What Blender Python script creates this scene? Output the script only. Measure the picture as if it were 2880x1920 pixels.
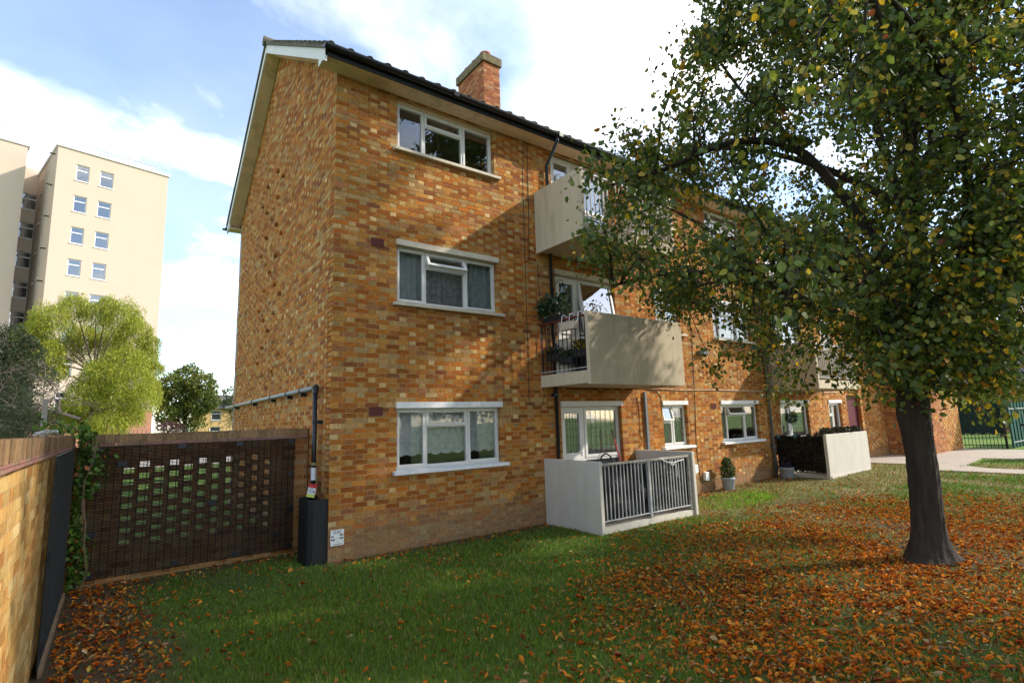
import bpy, math, random
import numpy as np
from mathutils import Matrix, Vector, Euler
random.seed(7); rng = np.random.default_rng(11)
R = math.radians
scene = bpy.context.scene
for o in list(bpy.data.objects): bpy.data.objects.remove(o)
COL = scene.collection

# ------------------------------------------------------------------ camera, sky, sun, exposure
CAM = Vector((-2.471, -7.705, 1.867))
yaw, pitch, roll = R(36.728), R(8.462), R(-1.783)
fwd = Vector((math.sin(yaw)*math.cos(pitch), math.cos(yaw)*math.cos(pitch), math.sin(pitch)))
rt = Vector((math.cos(yaw), -math.sin(yaw), 0)); up = rt.cross(fwd)
rt2 = rt*math.cos(roll)+up*math.sin(roll); up2 = up*math.cos(roll)-rt*math.sin(roll)
cd = bpy.data.cameras.new('camera'); cam = bpy.data.objects.new('camera', cd); COL.objects.link(cam)
m = Matrix((rt2, up2, -fwd)).transposed().to_4x4(); m.translation = CAM; cam.matrix_world = m
cd.sensor_width = 36; cd.lens = 36*1492.83/2880; cd.clip_end = 3000; cd.clip_start = 0.05
scene.camera = cam
SUN = Vector((1.31, -0.76, 1.0)).normalized()
el = math.asin(SUN.z); az = math.atan2(SUN.x, SUN.y)
w = bpy.data.worlds.new('World'); scene.world = w; w.use_nodes = True
nt = w.node_tree; N = nt.nodes; L = nt.links; N.clear()
out = N.new('ShaderNodeOutputWorld'); bg = N.new('ShaderNodeBackground'); sky = N.new('ShaderNodeTexSky')
sky.sky_type = 'NISHITA'; sky.sun_disc = False; sky.sun_elevation = el; sky.sun_rotation = az
sky.air_density = 1.0; sky.dust_density = .35; sky.ozone_density = 2.2
tc = N.new('ShaderNodeTexCoord'); sep = N.new('ShaderNodeSeparateXYZ'); L.new(tc.outputs['Generated'], sep.inputs[0])
def wmath(op, a, b):
    n = N.new('ShaderNodeMath'); n.operation = op
    for i, x in enumerate((a, b)):
        if x is None: continue
        if isinstance(x, (int, float)): n.inputs[i].default_value = x
        else: L.new(x, n.inputs[i])
    return n.outputs[0]
zz = wmath('ADD', wmath('MAXIMUM', sep.outputs[2], 0.0), 0.22)
cx = wmath('DIVIDE', sep.outputs[0], zz); cy = wmath('DIVIDE', sep.outputs[1], zz)
cb = N.new('ShaderNodeCombineXYZ'); L.new(cx, cb.inputs[0]); L.new(cy, cb.inputs[1])
cb.inputs[2].default_value = 14.2
n1 = N.new('ShaderNodeTexNoise'); n1.inputs['Scale'].default_value = 1.75; n1.inputs['Detail'].default_value = 8; n1.inputs['Roughness'].default_value = .52; n1.inputs['Distortion'].default_value = .35
L.new(cb.outputs[0], n1.inputs['Vector'])
rp = N.new('ShaderNodeValToRGB'); rp.color_ramp.elements[0].position = .47; rp.color_ramp.elements[1].position = .69
rp.color_ramp.elements[0].color = (.10, .10, .10, 1); rp.color_ramp.elements[1].color = (1, 1, 1, 1)
L.new(n1.outputs['Fac'], rp.inputs[0])
mx = N.new('ShaderNodeMix'); mx.data_type = 'RGBA'
n2 = N.new('ShaderNodeTexNoise'); n2.inputs['Scale'].default_value = 2.3; n2.inputs['Detail'].default_value = 4
L.new(cb.outputs[0], n2.inputs['Vector'])
r2 = N.new('ShaderNodeValToRGB'); r2.color_ramp.elements[0].position = .3; r2.color_ramp.elements[1].position = .62
r2.color_ramp.elements[0].color = (3.6, 4.2, 5.2, 1); r2.color_ramp.elements[1].color = (9.7, 9.5, 9.1, 1)
L.new(n2.outputs['Fac'], r2.inputs[0])
L.new(rp.outputs[0], mx.inputs[0]); L.new(sky.outputs[0], mx.inputs[6]); L.new(r2.outputs[0], mx.inputs[7])
L.new(mx.outputs[2], bg.inputs[0]); bg.inputs[1].default_value = 0.14
L.new(bg.outputs[0], out.inputs[0])
sd = bpy.data.lights.new('sun', 'SUN'); sd.energy = 2.4; sd.angle = R(1.6); sd.color = (1.0, .93, .82)
so = bpy.data.objects.new('sun', sd); COL.objects.link(so); so.rotation_euler = (-SUN).to_track_quat('-Z', 'Y').to_euler(); so.location = (20, -10, 20)
scene.view_settings.view_transform = 'Standard'; scene.view_settings.look = 'None'
scene.view_settings.gamma = 1; scene.view_settings.use_curve_mapping = False; scene.view_settings.exposure = 1.28

# ------------------------------------------------------------------ helpers
WL = {}
def tag(o, label=None, cat=None, group=None, kind=None):
    if label: o['label'] = label
    if cat: o['category'] = cat
    if group: o['group'] = group
    if kind: o['kind'] = kind
    return o
def par(o, p):
    if p is not None:
        o.parent = p; o.matrix_parent_inverse = Matrix.Translation(-WL.get(p, Vector((0, 0, 0))))
def empty(name, loc, label, cat, group=None):
    o = bpy.data.objects.new(name, None); COL.objects.link(o); o.location = loc; o.empty_display_size = .2
    WL[o] = Vector(loc); return tag(o, label, cat, group)
def link(name, me, mat, parent=None, loc=None, kind=None):
    o = bpy.data.objects.new(name, me); COL.objects.link(o)
    if mat is not None and len(me.materials) == 0: me.materials.append(mat)
    if loc is not None: o.location = loc; WL[o] = Vector(loc)
    par(o, parent)
    if kind: o['kind'] = kind
    return o
class MB:
    def __init__(s): s.v = []; s.f = []; s.c = []; s.cc = None; s.smooth = False
    def face(s, pts, c=None):
        i = len(s.v); s.v += [tuple(p) for p in pts]; s.f.append(tuple(range(i, i+len(pts)))); s.c.append(c or s.cc)
    def box(s, x0, x1, y0, y1, z0, z1, c=None, M=None):
        P = [(x0,y0,z0),(x1,y0,z0),(x1,y1,z0),(x0,y1,z0),(x0,y0,z1),(x1,y0,z1),(x1,y1,z1),(x0,y1,z1)]
        if M is not None: P = [tuple(M @ Vector(p)) for p in P]
        i = len(s.v); s.v += P
        for q in ((3,2,1,0),(4,5,6,7),(0,1,5,4),(1,2,6,5),(2,3,7,6),(3,0,4,7)):
            s.f.append(tuple(i+k for k in q)); s.c.append(c or s.cc)
        return s
    def tube(s, pts, rad, n=8, c=None, cap=True):
        pts = [Vector(p) for p in pts]; k = len(pts)
        if not hasattr(rad, '__len__'): rad = [rad]*k
        i0 = len(s.v); prev = None
        for j in range(k):
            t = (pts[min(j+1, k-1)]-pts[max(j-1, 0)]).normalized()
            if prev is None:
                a = Vector((0, 0, 1)) if abs(t.z) < .9 else Vector((1, 0, 0)); u = t.cross(a).normalized()
            else: u = (prev-t*prev.dot(t)).normalized()
            prev = u; vv = t.cross(u)
            for q in range(n):
                A = 2*math.pi*q/n; s.v.append(tuple(pts[j]+(u*math.cos(A)+vv*math.sin(A))*rad[j]))
        for j in range(k-1):
            for q in range(n):
                a = i0+j*n+q; b = i0+j*n+(q+1) % n
                s.f.append((a, b, b+n, a+n)); s.c.append(c or s.cc)
        if cap:
            s.f.append(tuple(i0+q for q in range(n))[::-1]); s.c.append(c or s.cc)
            s.f.append(tuple(i0+(k-1)*n+q for q in range(n))); s.c.append(c or s.cc)
        return s
    def lathe(s, prof, cx, cy, n=16, c=None):
        i0 = len(s.v); k = len(prof)
        for r_, z in prof:
            for q in range(n):
                A = 2*math.pi*q/n; s.v.append((cx+r_*math.cos(A), cy+r_*math.sin(A), z))
        for j in range(k-1):
            for q in range(n):
                a = i0+j*n+q; b = i0+j*n+(q+1) % n
                s.f.append((a, b, b+n, a+n)); s.c.append(c or s.cc)
        return s
    def mesh(s, name):
        me = bpy.data.meshes.new(name); me.from_pydata(s.v, [], s.f)
        if any(x is not None for x in s.c):
            at = me.attributes.new('Col', 'FLOAT_COLOR', 'FACE')
            a = np.ones((len(s.f), 4), np.float32)
            for i, x in enumerate(s.c):
                if x is not None: a[i, :3] = x[:3]
            at.data.foreach_set('color', a.ravel())
        if s.smooth: me.polygons.foreach_set('use_smooth', [True]*len(s.f))
        me.update(); return me
    def obj(s, name, mat, parent=None, kind=None): return link(name, s.mesh(name), mat, parent, kind=kind)

def big_mesh(name, V, loops, sizes, col=None, smooth=False):
    me = bpy.data.meshes.new(name)
    V = np.asarray(V, np.float32).reshape(-1, 3); loops = np.asarray(loops, np.int32).ravel(); sizes = np.asarray(sizes, np.int32)
    me.vertices.add(len(V)); me.vertices.foreach_set('co', V.ravel())
    me.loops.add(len(loops)); me.loops.foreach_set('vertex_index', loops)
    me.polygons.add(len(sizes)); st = np.concatenate(([0], np.cumsum(sizes)[:-1])).astype(np.int32)
    me.polygons.foreach_set('loop_start', st)
    if smooth: me.polygons.foreach_set('use_smooth', np.ones(len(sizes), bool))
    if col is not None:
        a = np.ones((len(V), 4), np.float32); a[:, :3] = col
        at = me.attributes.new('Col', 'FLOAT_COLOR', 'POINT'); at.data.foreach_set('color', a.ravel())
    me.update(calc_edges=True); me.validate(); return me
def scatter(name, tv, tf, pos, X, Y, Z, scale, col, smooth=False):
    """instances of a template (tv verts, tf faces) baked into one mesh"""
    n = len(pos); tv = np.asarray(tv, np.float32); k = len(tv)
    P = pos[:, None, :] + scale[:, None, None]*(tv[None, :, 0:1]*X[:, None, :]+tv[None, :, 1:2]*Y[:, None, :]+tv[None, :, 2:3]*Z[:, None, :])
    lp = np.concatenate([np.asarray(f) for f in tf]); sz = np.array([len(f) for f in tf])
    loops = (np.arange(n)[:, None]*k+lp[None, :]); sizes = np.tile(sz, n)
    return big_mesh(name, P.reshape(-1, 3), loops, sizes, np.repeat(col, k, axis=0), smooth)
def frames(nrm, spin):
    nrm = nrm/np.linalg.norm(nrm, axis=1, keepdims=True)
    a = np.where(np.abs(nrm[:, 2:3]) < .9, np.array([[0, 0, 1.]]), np.array([[1., 0, 0]]))
    u = np.cross(a, nrm); u /= np.linalg.norm(u, axis=1, keepdims=True); v = np.cross(nrm, u)
    c, s_ = np.cos(spin)[:, None], np.sin(spin)[:, None]
    X = u*c+v*s_; return X, np.cross(nrm, X), nrm

# ------------------------------------------------------------------ materials
def srgb(r, g, b): return tuple(((x/255)/12.92 if x/255 <= .04045 else ((x/255+.055)/1.055)**2.4) for x in (r, g, b))
def M(name, col=(.5, .5, .5), rough=.8, var=.18, scale=6, bump=0., bscale=80, metal=0., attr=False, spec=.3, stain=None, vscale=None, detail=5):
    mt = bpy.data.materials.new(name); mt.use_nodes = True; t = mt.node_tree; n = t.nodes; l = t.links
    p = n['Principled BSDF']; p.inputs['Roughness'].default_value = rough; p.inputs['Metallic'].default_value = metal
    p.inputs['Specular IOR Level'].default_value = spec
    g = n.new('ShaderNodeTexCoord'); mp = n.new('ShaderNodeMapping'); l.new(g.outputs['Object'], mp.inputs[0])
    if vscale: mp.inputs['Scale'].default_value = vscale
    no = n.new('ShaderNodeTexNoise'); no.inputs['Scale'].default_value = scale; no.inputs['Detail'].default_value = detail; no.inputs['Roughness'].default_value = .6
    l.new(mp.outputs[0], no.inputs['Vector'])
    rng_ = n.new('ShaderNodeMapRange'); rng_.inputs[1].default_value = .25; rng_.inputs[2].default_value = .75
    rng_.inputs[3].default_value = 1-var; rng_.inputs[4].default_value = 1+var; l.new(no.outputs['Fac'], rng_.inputs[0])
    mul = n.new('ShaderNodeVectorMath'); mul.operation = 'SCALE'; l.new(rng_.outputs[0], mul.inputs['Scale'])
    if attr:
        a = n.new('ShaderNodeAttribute'); a.attribute_name = 'Col'; l.new(a.outputs['Color'], mul.inputs[0])
    else: mul.inputs[0].default_value = col
    cur = mul.outputs[0]
    if stain:
        sc, sscale, amt, lo = stain
        sn = n.new('ShaderNodeTexNoise'); sn.inputs['Scale'].default_value = sscale; sn.inputs['Detail'].default_value = 6; sn.inputs['Roughness'].default_value = .65
        l.new(mp.outputs[0], sn.inputs['Vector'])
        sr = n.new('ShaderNodeMapRange'); sr.inputs[1].default_value = lo; sr.inputs[2].default_value = lo+.18; sr.inputs[3].default_value = 0; sr.inputs[4].default_value = amt
        l.new(sn.outputs['Fac'], sr.inputs[0])
        mm = n.new('ShaderNodeMix'); mm.data_type = 'RGBA'; l.new(sr.outputs[0], mm.inputs[0]); l.new(cur, mm.inputs[6]); mm.inputs[7].default_value = (*sc, 1); cur = mm.outputs[2]
    l.new(cur, p.inputs['Base Color'])
    if bump:
        bn = n.new('ShaderNodeTexNoise'); bn.inputs['Scale'].default_value = bscale; bn.inputs['Detail'].default_value = 4; l.new(g.outputs['Object'], bn.inputs['Vector'])
        bp = n.new('ShaderNodeBump'); bp.inputs['Strength'].default_value = bump; bp.inputs['Distance'].default_value = .01; l.new(bn.outputs['Fac'], bp.inputs['Height']); l.new(bp.outputs[0], p.inputs['Normal'])
    return mt
def M_leaf(name, trans=.35, gloss=.05, var=.15, rough=.45):
    mt = bpy.data.materials.new(name); mt.use_nodes = True; t = mt.node_tree; n = t.nodes; l = t.links; n.clear()
    o = n.new('ShaderNodeOutputMaterial'); a = n.new('ShaderNodeAttribute'); a.attribute_name = 'Col'
    g = n.new('ShaderNodeTexCoord'); no = n.new('ShaderNodeTexNoise'); no.inputs['Scale'].default_value = 25; l.new(g.outputs['Object'], no.inputs['Vector'])
    mr = n.new('ShaderNodeMapRange'); mr.inputs[1].default_value = .3; mr.inputs[2].default_value = .7; mr.inputs[3].default_value = 1-var; mr.inputs[4].default_value = 1+var; l.new(no.outputs['Fac'], mr.inputs[0])
    mu = n.new('ShaderNodeVectorMath'); mu.operation = 'SCALE'; l.new(a.outputs['Color'], mu.inputs[0]); l.new(mr.outputs[0], mu.inputs['Scale'])
    d = n.new('ShaderNodeBsdfDiffuse'); tr = n.new('ShaderNodeBsdfTranslucent'); gl = n.new('ShaderNodeBsdfGlossy'); gl.inputs['Roughness'].default_value = rough
    l.new(mu.outputs[0], d.inputs[0]); l.new(mu.outputs[0], tr.inputs[0])
    m1 = n.new('ShaderNodeMixShader'); m1.inputs[0].default_value = trans; l.new(d.outputs[0], m1.inputs[1]); l.new(tr.outputs[0], m1.inputs[2])
    m2 = n.new('ShaderNodeMixShader'); m2.inputs[0].default_value = gloss; l.new(m1.outputs[0], m2.inputs[1]); l.new(gl.outputs[0], m2.inputs[2])
    l.new(m2.outputs[0], o.inputs[0]); return mt
def M_glass(name, tint=(.75, .8, .8), base=.1, gain=1.0):
    mt = bpy.data.materials.new(name); mt.use_nodes = True; t = mt.node_tree; n = t.nodes; l = t.links; n.clear()
    o = n.new('ShaderNodeOutputMaterial'); tr = n.new('ShaderNodeBsdfTransparent'); tr.inputs[0].default_value = (*tint, 1)
    gl = n.new('ShaderNodeBsdfGlossy'); gl.inputs['Roughness'].default_value = .012
    fr = n.new('ShaderNodeFresnel'); fr.inputs[0].default_value = 1.5
    g = n.new('ShaderNodeTexCoord'); no = n.new('ShaderNodeTexNoise'); no.inputs['Scale'].default_value = 1.6; no.inputs['Detail'].default_value = 1; l.new(g.outputs['Object'], no.inputs['Vector'])
    bp = n.new('ShaderNodeBump'); bp.inputs['Strength'].default_value = .12; bp.inputs['Distance'].default_value = .02; l.new(no.outputs['Fac'], bp.inputs['Height']); l.new(bp.outputs[0], gl.inputs['Normal'])
    ma = n.new('ShaderNodeMath'); ma.operation = 'MULTIPLY_ADD'; l.new(fr.outputs[0], ma.inputs[0]); ma.inputs[1].default_value = gain; ma.inputs[2].default_value = base
    mi = n.new('ShaderNodeMixShader'); l.new(ma.outputs[0], mi.inputs[0]); l.new(tr.outputs[0], mi.inputs[1]); l.new(gl.outputs[0], mi.inputs[2]); l.new(mi.outputs[0], o.inputs[0]); return mt
def M_net(name, col=(.75, .76, .74), opac=.62):
    mt = bpy.data.materials.new(name); mt.use_nodes = True; t = mt.node_tree; n = t.nodes; l = t.links; n.clear()
    o = n.new('ShaderNodeOutputMaterial'); tr = n.new('ShaderNodeBsdfTransparent'); d = n.new('ShaderNodeBsdfDiffuse'); d.inputs[0].default_value = (*col, 1)
    tl = n.new('ShaderNodeBsdfTranslucent'); tl.inputs[0].default_value = (*col, 1); m0 = n.new('ShaderNodeMixShader'); m0.inputs[0].default_value = .4; l.new(d.outputs[0], m0.inputs[1]); l.new(tl.outputs[0], m0.inputs[2])
    g = n.new('ShaderNodeTexCoord'); no = n.new('ShaderNodeTexNoise'); no.inputs['Scale'].default_value = 14; no.inputs['Detail'].default_value = 3; l.new(g.outputs['Object'], no.inputs['Vector'])
    mr = n.new('ShaderNodeMapRange'); mr.inputs[1].default_value = .3; mr.inputs[2].default_value = .7; mr.inputs[3].default_value = opac-.2; mr.inputs[4].default_value = min(1, opac+.2); l.new(no.outputs['Fac'], mr.inputs[0])
    mi = n.new('ShaderNodeMixShader'); l.new(mr.outputs[0], mi.inputs[0]); l.new(tr.outputs[0], mi.inputs[1]); l.new(m0.outputs[0], mi.inputs[2]); l.new(mi.outputs[0], o.inputs[0]); return mt
m_brick = M('brick', attr=True, rough=.9, var=.42, scale=26, bump=.6, bscale=120, spec=.2, stain=((.25, .11, .04), 15, .5, .54), vscale=(1, 1, .8))
m_mortar = M('mortar', (.42, .265, .12), rough=.95, var=.2, scale=9, bump=.4)
def splash_zone(mt, top=.66, fade=.28, col=(.225, .145, .078)):
    # soil splashed up the foot of the wall: a brown stain with an uneven upper edge
    t = mt.node_tree; n = t.nodes; l = t.links; p = n['Principled BSDF']; src = p.inputs['Base Color'].links[0].from_socket
    g = n.new('ShaderNodeTexCoord'); sx = n.new('ShaderNodeSeparateXYZ'); l.new(g.outputs['Object'], sx.inputs[0])
    no = n.new('ShaderNodeTexNoise'); no.inputs['Scale'].default_value = 2.2; l.new(g.outputs['Object'], no.inputs['Vector'])
    ad = n.new('ShaderNodeMath'); ad.operation = 'MULTIPLY_ADD'; l.new(no.outputs['Fac'], ad.inputs[0]); ad.inputs[1].default_value = .35; l.new(sx.outputs[2], ad.inputs[2])
    mr = n.new('ShaderNodeMapRange'); l.new(ad.outputs[0], mr.inputs[0]); mr.inputs[1].default_value = top-fade+.17; mr.inputs[2].default_value = top+.17; mr.inputs[3].default_value = .62; mr.inputs[4].default_value = 0
    mi = n.new('ShaderNodeMix'); mi.data_type = 'RGBA'; l.new(mr.outputs[0], mi.inputs[0]); l.new(src, mi.inputs[6]); mi.inputs[7].default_value = (*col, 1); l.new(mi.outputs[2], p.inputs['Base Color'])
    return mt
m_mortar2 = splash_zone(M('house_mortar', (.42, .265, .12), rough=.95, var=.2, scale=9, bump=.4))
m_coping = M('coping_brick', attr=True, rough=.95, var=.25, scale=22, bump=.6, bscale=90, stain=((.12, .09, .05), 5, .7, .5))
m_white = M('white_frame', (.64, .62, .575), rough=.45, var=.06, scale=4, spec=.4, stain=((.42, .38, .30), 7, .28, .6))
m_sillw = M('white_sill_paint', (.74, .73, .72), rough=.7, var=.1, scale=14, stain=((.35, .3, .25), 11, .5, .6), bump=.2)
m_sillc = M('cream_sill', (.58, .50, .38), rough=.85, var=.12, scale=9, stain=((.32, .25, .17), 6, .4, .58), bump=.2)
m_conc = M('balcony_concrete', (.54, .45, .315), rough=.85, var=.10, scale=2.5, bump=.2, bscale=50, stain=((.25, .22, .15), 2.2, .55, .55), vscale=(2.2, 2.2, .35))
m_cwhite = M('pale_render', (.56, .515, .43), rough=.9, var=.07, scale=3, bump=.25, bscale=40, stain=((.42, .33, .20), 2.2, .5, .56), vscale=(1.6, 1.6, .4))
m_soffit = M('soffit_board', (.70, .52, .37), rough=.8, var=.14, scale=2.6, stain=((.25, .18, .10), 2.2, .55, .53))
m_barge = M('white_bargeboard', (.68, .65, .62), rough=.7, var=.1, scale=9, stain=((.2, .17, .15), 9, .55, .62))
m_black = M('black_plastic', (.012, .013, .015), rough=.35, var=.2, scale=5, spec=.4)
m_blackm = M('black_matt', (.016, .017, .018), rough=.55, var=.25, scale=8, spec=.3)
m_grey = M('grey_downpipe', (.16, .17, .18), rough=.5, var=.15, scale=6)
m_tile = M('roof_tile', (.115, .10, .075), rough=.95, var=.35, scale=6, bump=.4, bscale=40, stain=((.16, .17, .09), 5, .7, .52))
m_dark = M('room_dark', (.05, .045, .04), rough=.9, var=.2)
m_room = M('room_plaster', (.28, .26, .22), rough=.9, var=.1)
m_glass = M_glass('window_glass', (.97, .985, .985), base=.02, gain=.75); m_glass2 = M_glass('bright_glass', base=.38)
m_net = M_net('net_curtain', (.92, .92, .9), .9); m_net2 = M_net('grey_curtain', (.60, .64, .62), .92); m_netd = M_net('dark_net', (.6, .6, .58), .65)
m_lead = M('lead_strip', (.05, .05, .05), rough=.6)
m_air = M('air_brick', (.16, .045, .035), rough=.9, var=.2, scale=30)
m_rail = M('galvanised_bar', (.40, .39, .37), rough=.55, var=.15, scale=9, metal=.0, stain=((.20, .12, .07), 14, .5, .62))
m_railtop = M('lichened_rail', (.40, .37, .31), rough=.9, var=.3, scale=14, stain=((.13, .11, .09), 12, .6, .52))
m_pipe = M('gas_pipe_grey', (.33, .34, .33), rough=.4, var=.1)
m_cable = M('cable_black', (.04, .03, .025), rough=.7)
m_cablew = M('cable_pale', (.52, .42, .33), rough=.7)
m_leaf = M_leaf('tree_leaf', .45, .03); m_willow = M_leaf('willow_leaf', .4, .03); m_bg = M_leaf('background_leaf', .3, .02); m_litter = M_leaf('dry_leaf', .15, .008, .3, .6); m_grass = M_leaf('grass_blade', .3, .02, .2); m_ivy = M_leaf('ivy_leaf', .25, .03)
m_bark = M('bark', (.037, .027, .019), rough=.95, var=.5, scale=16, bump=1.0, bscale=26, vscale=(1, 1, .18), stain=((.035, .045, .025), 3, .5, .56))
m_barkw = M('pale_bark', (.20, .14, .09), rough=.95, var=.35, scale=10, bump=.6, bscale=30)
m_ground = M('lawn_soil', attr=True, rough=1, var=.35, scale=14, bump=.5, bscale=35, spec=.1)
m_path = M('path_concrete', (.40, .34, .265), rough=.95, var=.12, scale=3, bump=.25, bscale=30, stain=((.30, .22, .15), 2, .5, .55))
m_cream = M('cream_render', (.52, .425, .325), rough=.9, var=.03, scale=.6)
m_redbrick = M('red_brick_plinth', (.36, .17, .11), rough=.9, var=.2, scale=6)
m_pot = M('grey_pot', (.33, .34, .37), rough=.6, var=.12, scale=12, stain=((.2, .17, .13), 9, .4, .58))
m_pcover = M('plastic_sheet', (.012, .012, .013), rough=.5, var=.3, scale=3, spec=.25, bump=.6, bscale=5)
m_signw = M('sign_white', (.72, .73, .72), rough=.5, var=.04)
m_red = M('red_plastic', (.55, .03, .02), rough=.5, var=.08)
m_green = M('green_gate', (.012, .075, .055), rough=.5, var=.15)
m_redwood = M('red_box', (.13, .022, .015), rough=.7, var=.2)
m_col = M('painted', attr=True, rough=.6, var=.1, scale=14)

# ------------------------------------------------------------------ ground
def sstep(a, b, x): t = np.clip((x-a)/(b-a), 0, 1); return t*t*(3-2*t)
def gz(x, y): return .13*sstep(6.5, 12, np.asarray(x, float))+.07*sstep(11.5, 15, np.asarray(x, float))
_oct = [(rng.uniform(-1, 1, 2), rng.uniform(0, 6.28)) for _ in range(40)]
def nz(x, y, f, seed=0):
    s = 0.
    for i in range(6):
        d, ph = _oct[(seed*6+i) % 40]; q = f*(0.6+1.1*i/2.5)
        d = d/np.linalg.norm(d); s = s+np.sin((x*d[0]+y*d[1])*q*2+ph+1.7*np.sin((x*d[1]-y*d[0])*q*1.3+ph*2))/(1+.35*i)
    return np.clip(.5+s*.16, 0, 1)
def ell(x, y, cx_, cy_, rx, ry): return np.clip(1-np.hypot((x-cx_)/rx, (y-cy_)/ry), 0, 1)
TREE = (5.70, -5.17)
def litter_density(x, y):
    a = sstep(0, .4, ell(x, y, 5.9, -4.9, 6.2, 3.4))*1350*(.14+1.05*nz(x, y, 1.5, 1)**1.5)
    a = a + sstep(0, .5, ell(x, y, 2.2, -5.8, 3.4, 2.6))*380*(.08+1.2*nz(x, y, 1.3, 2)**1.8)
    a = a + 85*(.25+1.3*nz(x, y, 1.2, 3)**1.8)*sstep(18, 9, x)
    a = a + 620*sstep(-1.7, -2.5, x)*sstep(-5, -2.6, y)*(.25+.9*nz(x, y, 2.2, 4))         # corner by the wall
    a = a + 150*sstep(.42, .05, np.abs(y+.12))*(x > .15)*(x < 12)*(.3+nz(x, y, 2, 5))
    a = a + 130*sstep(.5, .05, np.abs(y-.85))*(x < 0)*(.3+nz(x, y, 2, 5))
    a = a + 120*sstep(.4, .05, np.abs(y+1.55))*(x > 3.8)*(x < 6.8)*(.3+nz(x, y, 2, 5))
    a = a*(1-.85*sstep(0, .5, ell(x, y, 8.3, -1.05, 1.5, .75)))
    return a
def grass_amount(x, y):
    g = .55+.9*(nz(x, y, .8, 6)-.5)
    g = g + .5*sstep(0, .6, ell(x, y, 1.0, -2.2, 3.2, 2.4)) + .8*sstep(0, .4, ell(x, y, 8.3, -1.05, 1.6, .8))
    g = g*(1-.95*sstep(-1.75, -2.4, x)*sstep(-6, -2.5, y)*np.ones_like(y))
    g = g*(1-.8*sstep(.4, .06, np.abs(y))*(x > 0))*(1-.75*sstep(.5, .1, np.abs(y-.9))*(x < 0))
    g = g*(1-.75*sstep(0, .5, ell(x, y, TREE[0]+.1, TREE[1], 1.7, 1.1)))
    g = g*(1-.25*sstep(.1, .7, ell(x, y, 6.2, -4.8, 5.2, 2.6)))
    return np.clip(g, 0, 1)
def lawn_col(x, y):
    g = np.clip(grass_amount(x, y), 0, 1)[..., None]
    straw = np.array([.24, .19, .085]); soil = np.array([.085, .058, .036]); green = np.array([.065, .105, .02]); lime = np.array([.10, .20, .02])
    dry = sstep(.35, .75, nz(x, y, 1.0, 7))[..., None]*sstep(3.2, 6.5, x)[..., None]*.75
    dry = np.maximum(dry, .6*(sstep(-2.9, -1.2, y)*sstep(6, 7.5, x))[..., None]*(1-sstep(0, .4, ell(x, y, 8.3, -1.05, 1.6, .8)))[..., None])
    base = green*(1-dry)+straw*dry
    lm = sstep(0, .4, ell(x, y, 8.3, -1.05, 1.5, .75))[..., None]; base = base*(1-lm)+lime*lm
    so_ = np.clip(1.0-g*2.0, 0, 1); return base*(1-so_)+soil*so_
gx = np.concatenate(([-900, -300, -120, -60, -30, -15, -8, -5], np.arange(-3.6, 18, .12), np.arange(18.2, 32, .5), [36, 45, 70, 120, 300, 900]))
gy = np.concatenate(([-900, -300, -100, -40, -20, -13], np.arange(-9.5, 1.4, .12), [1.7, 2.5, 4, 8, 14, 25, 40, 60, 100, 300, 900]))
GX, GY = np.meshgrid(gx, gy, indexing='ij'); GZ = gz(GX, GY)+.012*(nz(GX, GY, 1.5, 8)-.5)*((GX > -3.6) & (GX < 14.5) & (GY < 1.3) & (GY > -9.5))
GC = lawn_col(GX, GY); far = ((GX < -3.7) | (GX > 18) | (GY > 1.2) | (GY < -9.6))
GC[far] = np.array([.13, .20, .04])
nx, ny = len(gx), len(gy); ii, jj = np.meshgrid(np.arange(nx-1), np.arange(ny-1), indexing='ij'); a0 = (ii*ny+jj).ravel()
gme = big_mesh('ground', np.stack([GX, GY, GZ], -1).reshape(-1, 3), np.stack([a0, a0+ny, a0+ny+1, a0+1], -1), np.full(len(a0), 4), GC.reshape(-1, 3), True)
ground = tag(link('ground', gme, m_ground), kind='structure')
pth = [(16.6, .29), (16.7, -1.6), (16.2, -2.3), (15.2, -2.8), (15.2, -14), (16.35, -14), (16.35, -3.6), (16.9, -2.95), (19.9, -2.65), (20.1, -14), (24.5, -14), (24.5, .29)]
mb = MB(); mb.face([(x, y, .222) for x, y in pth])
for i in range(len(pth)):
    p, q = pth[i], pth[(i+1) % len(pth)]; mb.face([(p[0], p[1], .222), (p[0], p[1], .1), (q[0], q[1], .1), (q[0], q[1], .222)])
tag(mb.obj('path', m_path), kind='structure')
mb = MB(); mb.face([(-60, -34, .012), (80, -34, .012), (80, -12.2, .012), (-60, -12.2, .012)]); tag(mb.obj('road', M('asphalt', (.055, .055, .058), rough=.9, var=.2, scale=4)), kind='structure')
mb = MB(); mb.face([(-40, 27, .006), (14, 27, .006), (14, 43, .006), (-40, 43, .006)]); tag(mb.obj('paved_court', M('pale_paving', (.52, .46, .40), rough=.95, var=.1, scale=1)), kind='structure')

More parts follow.
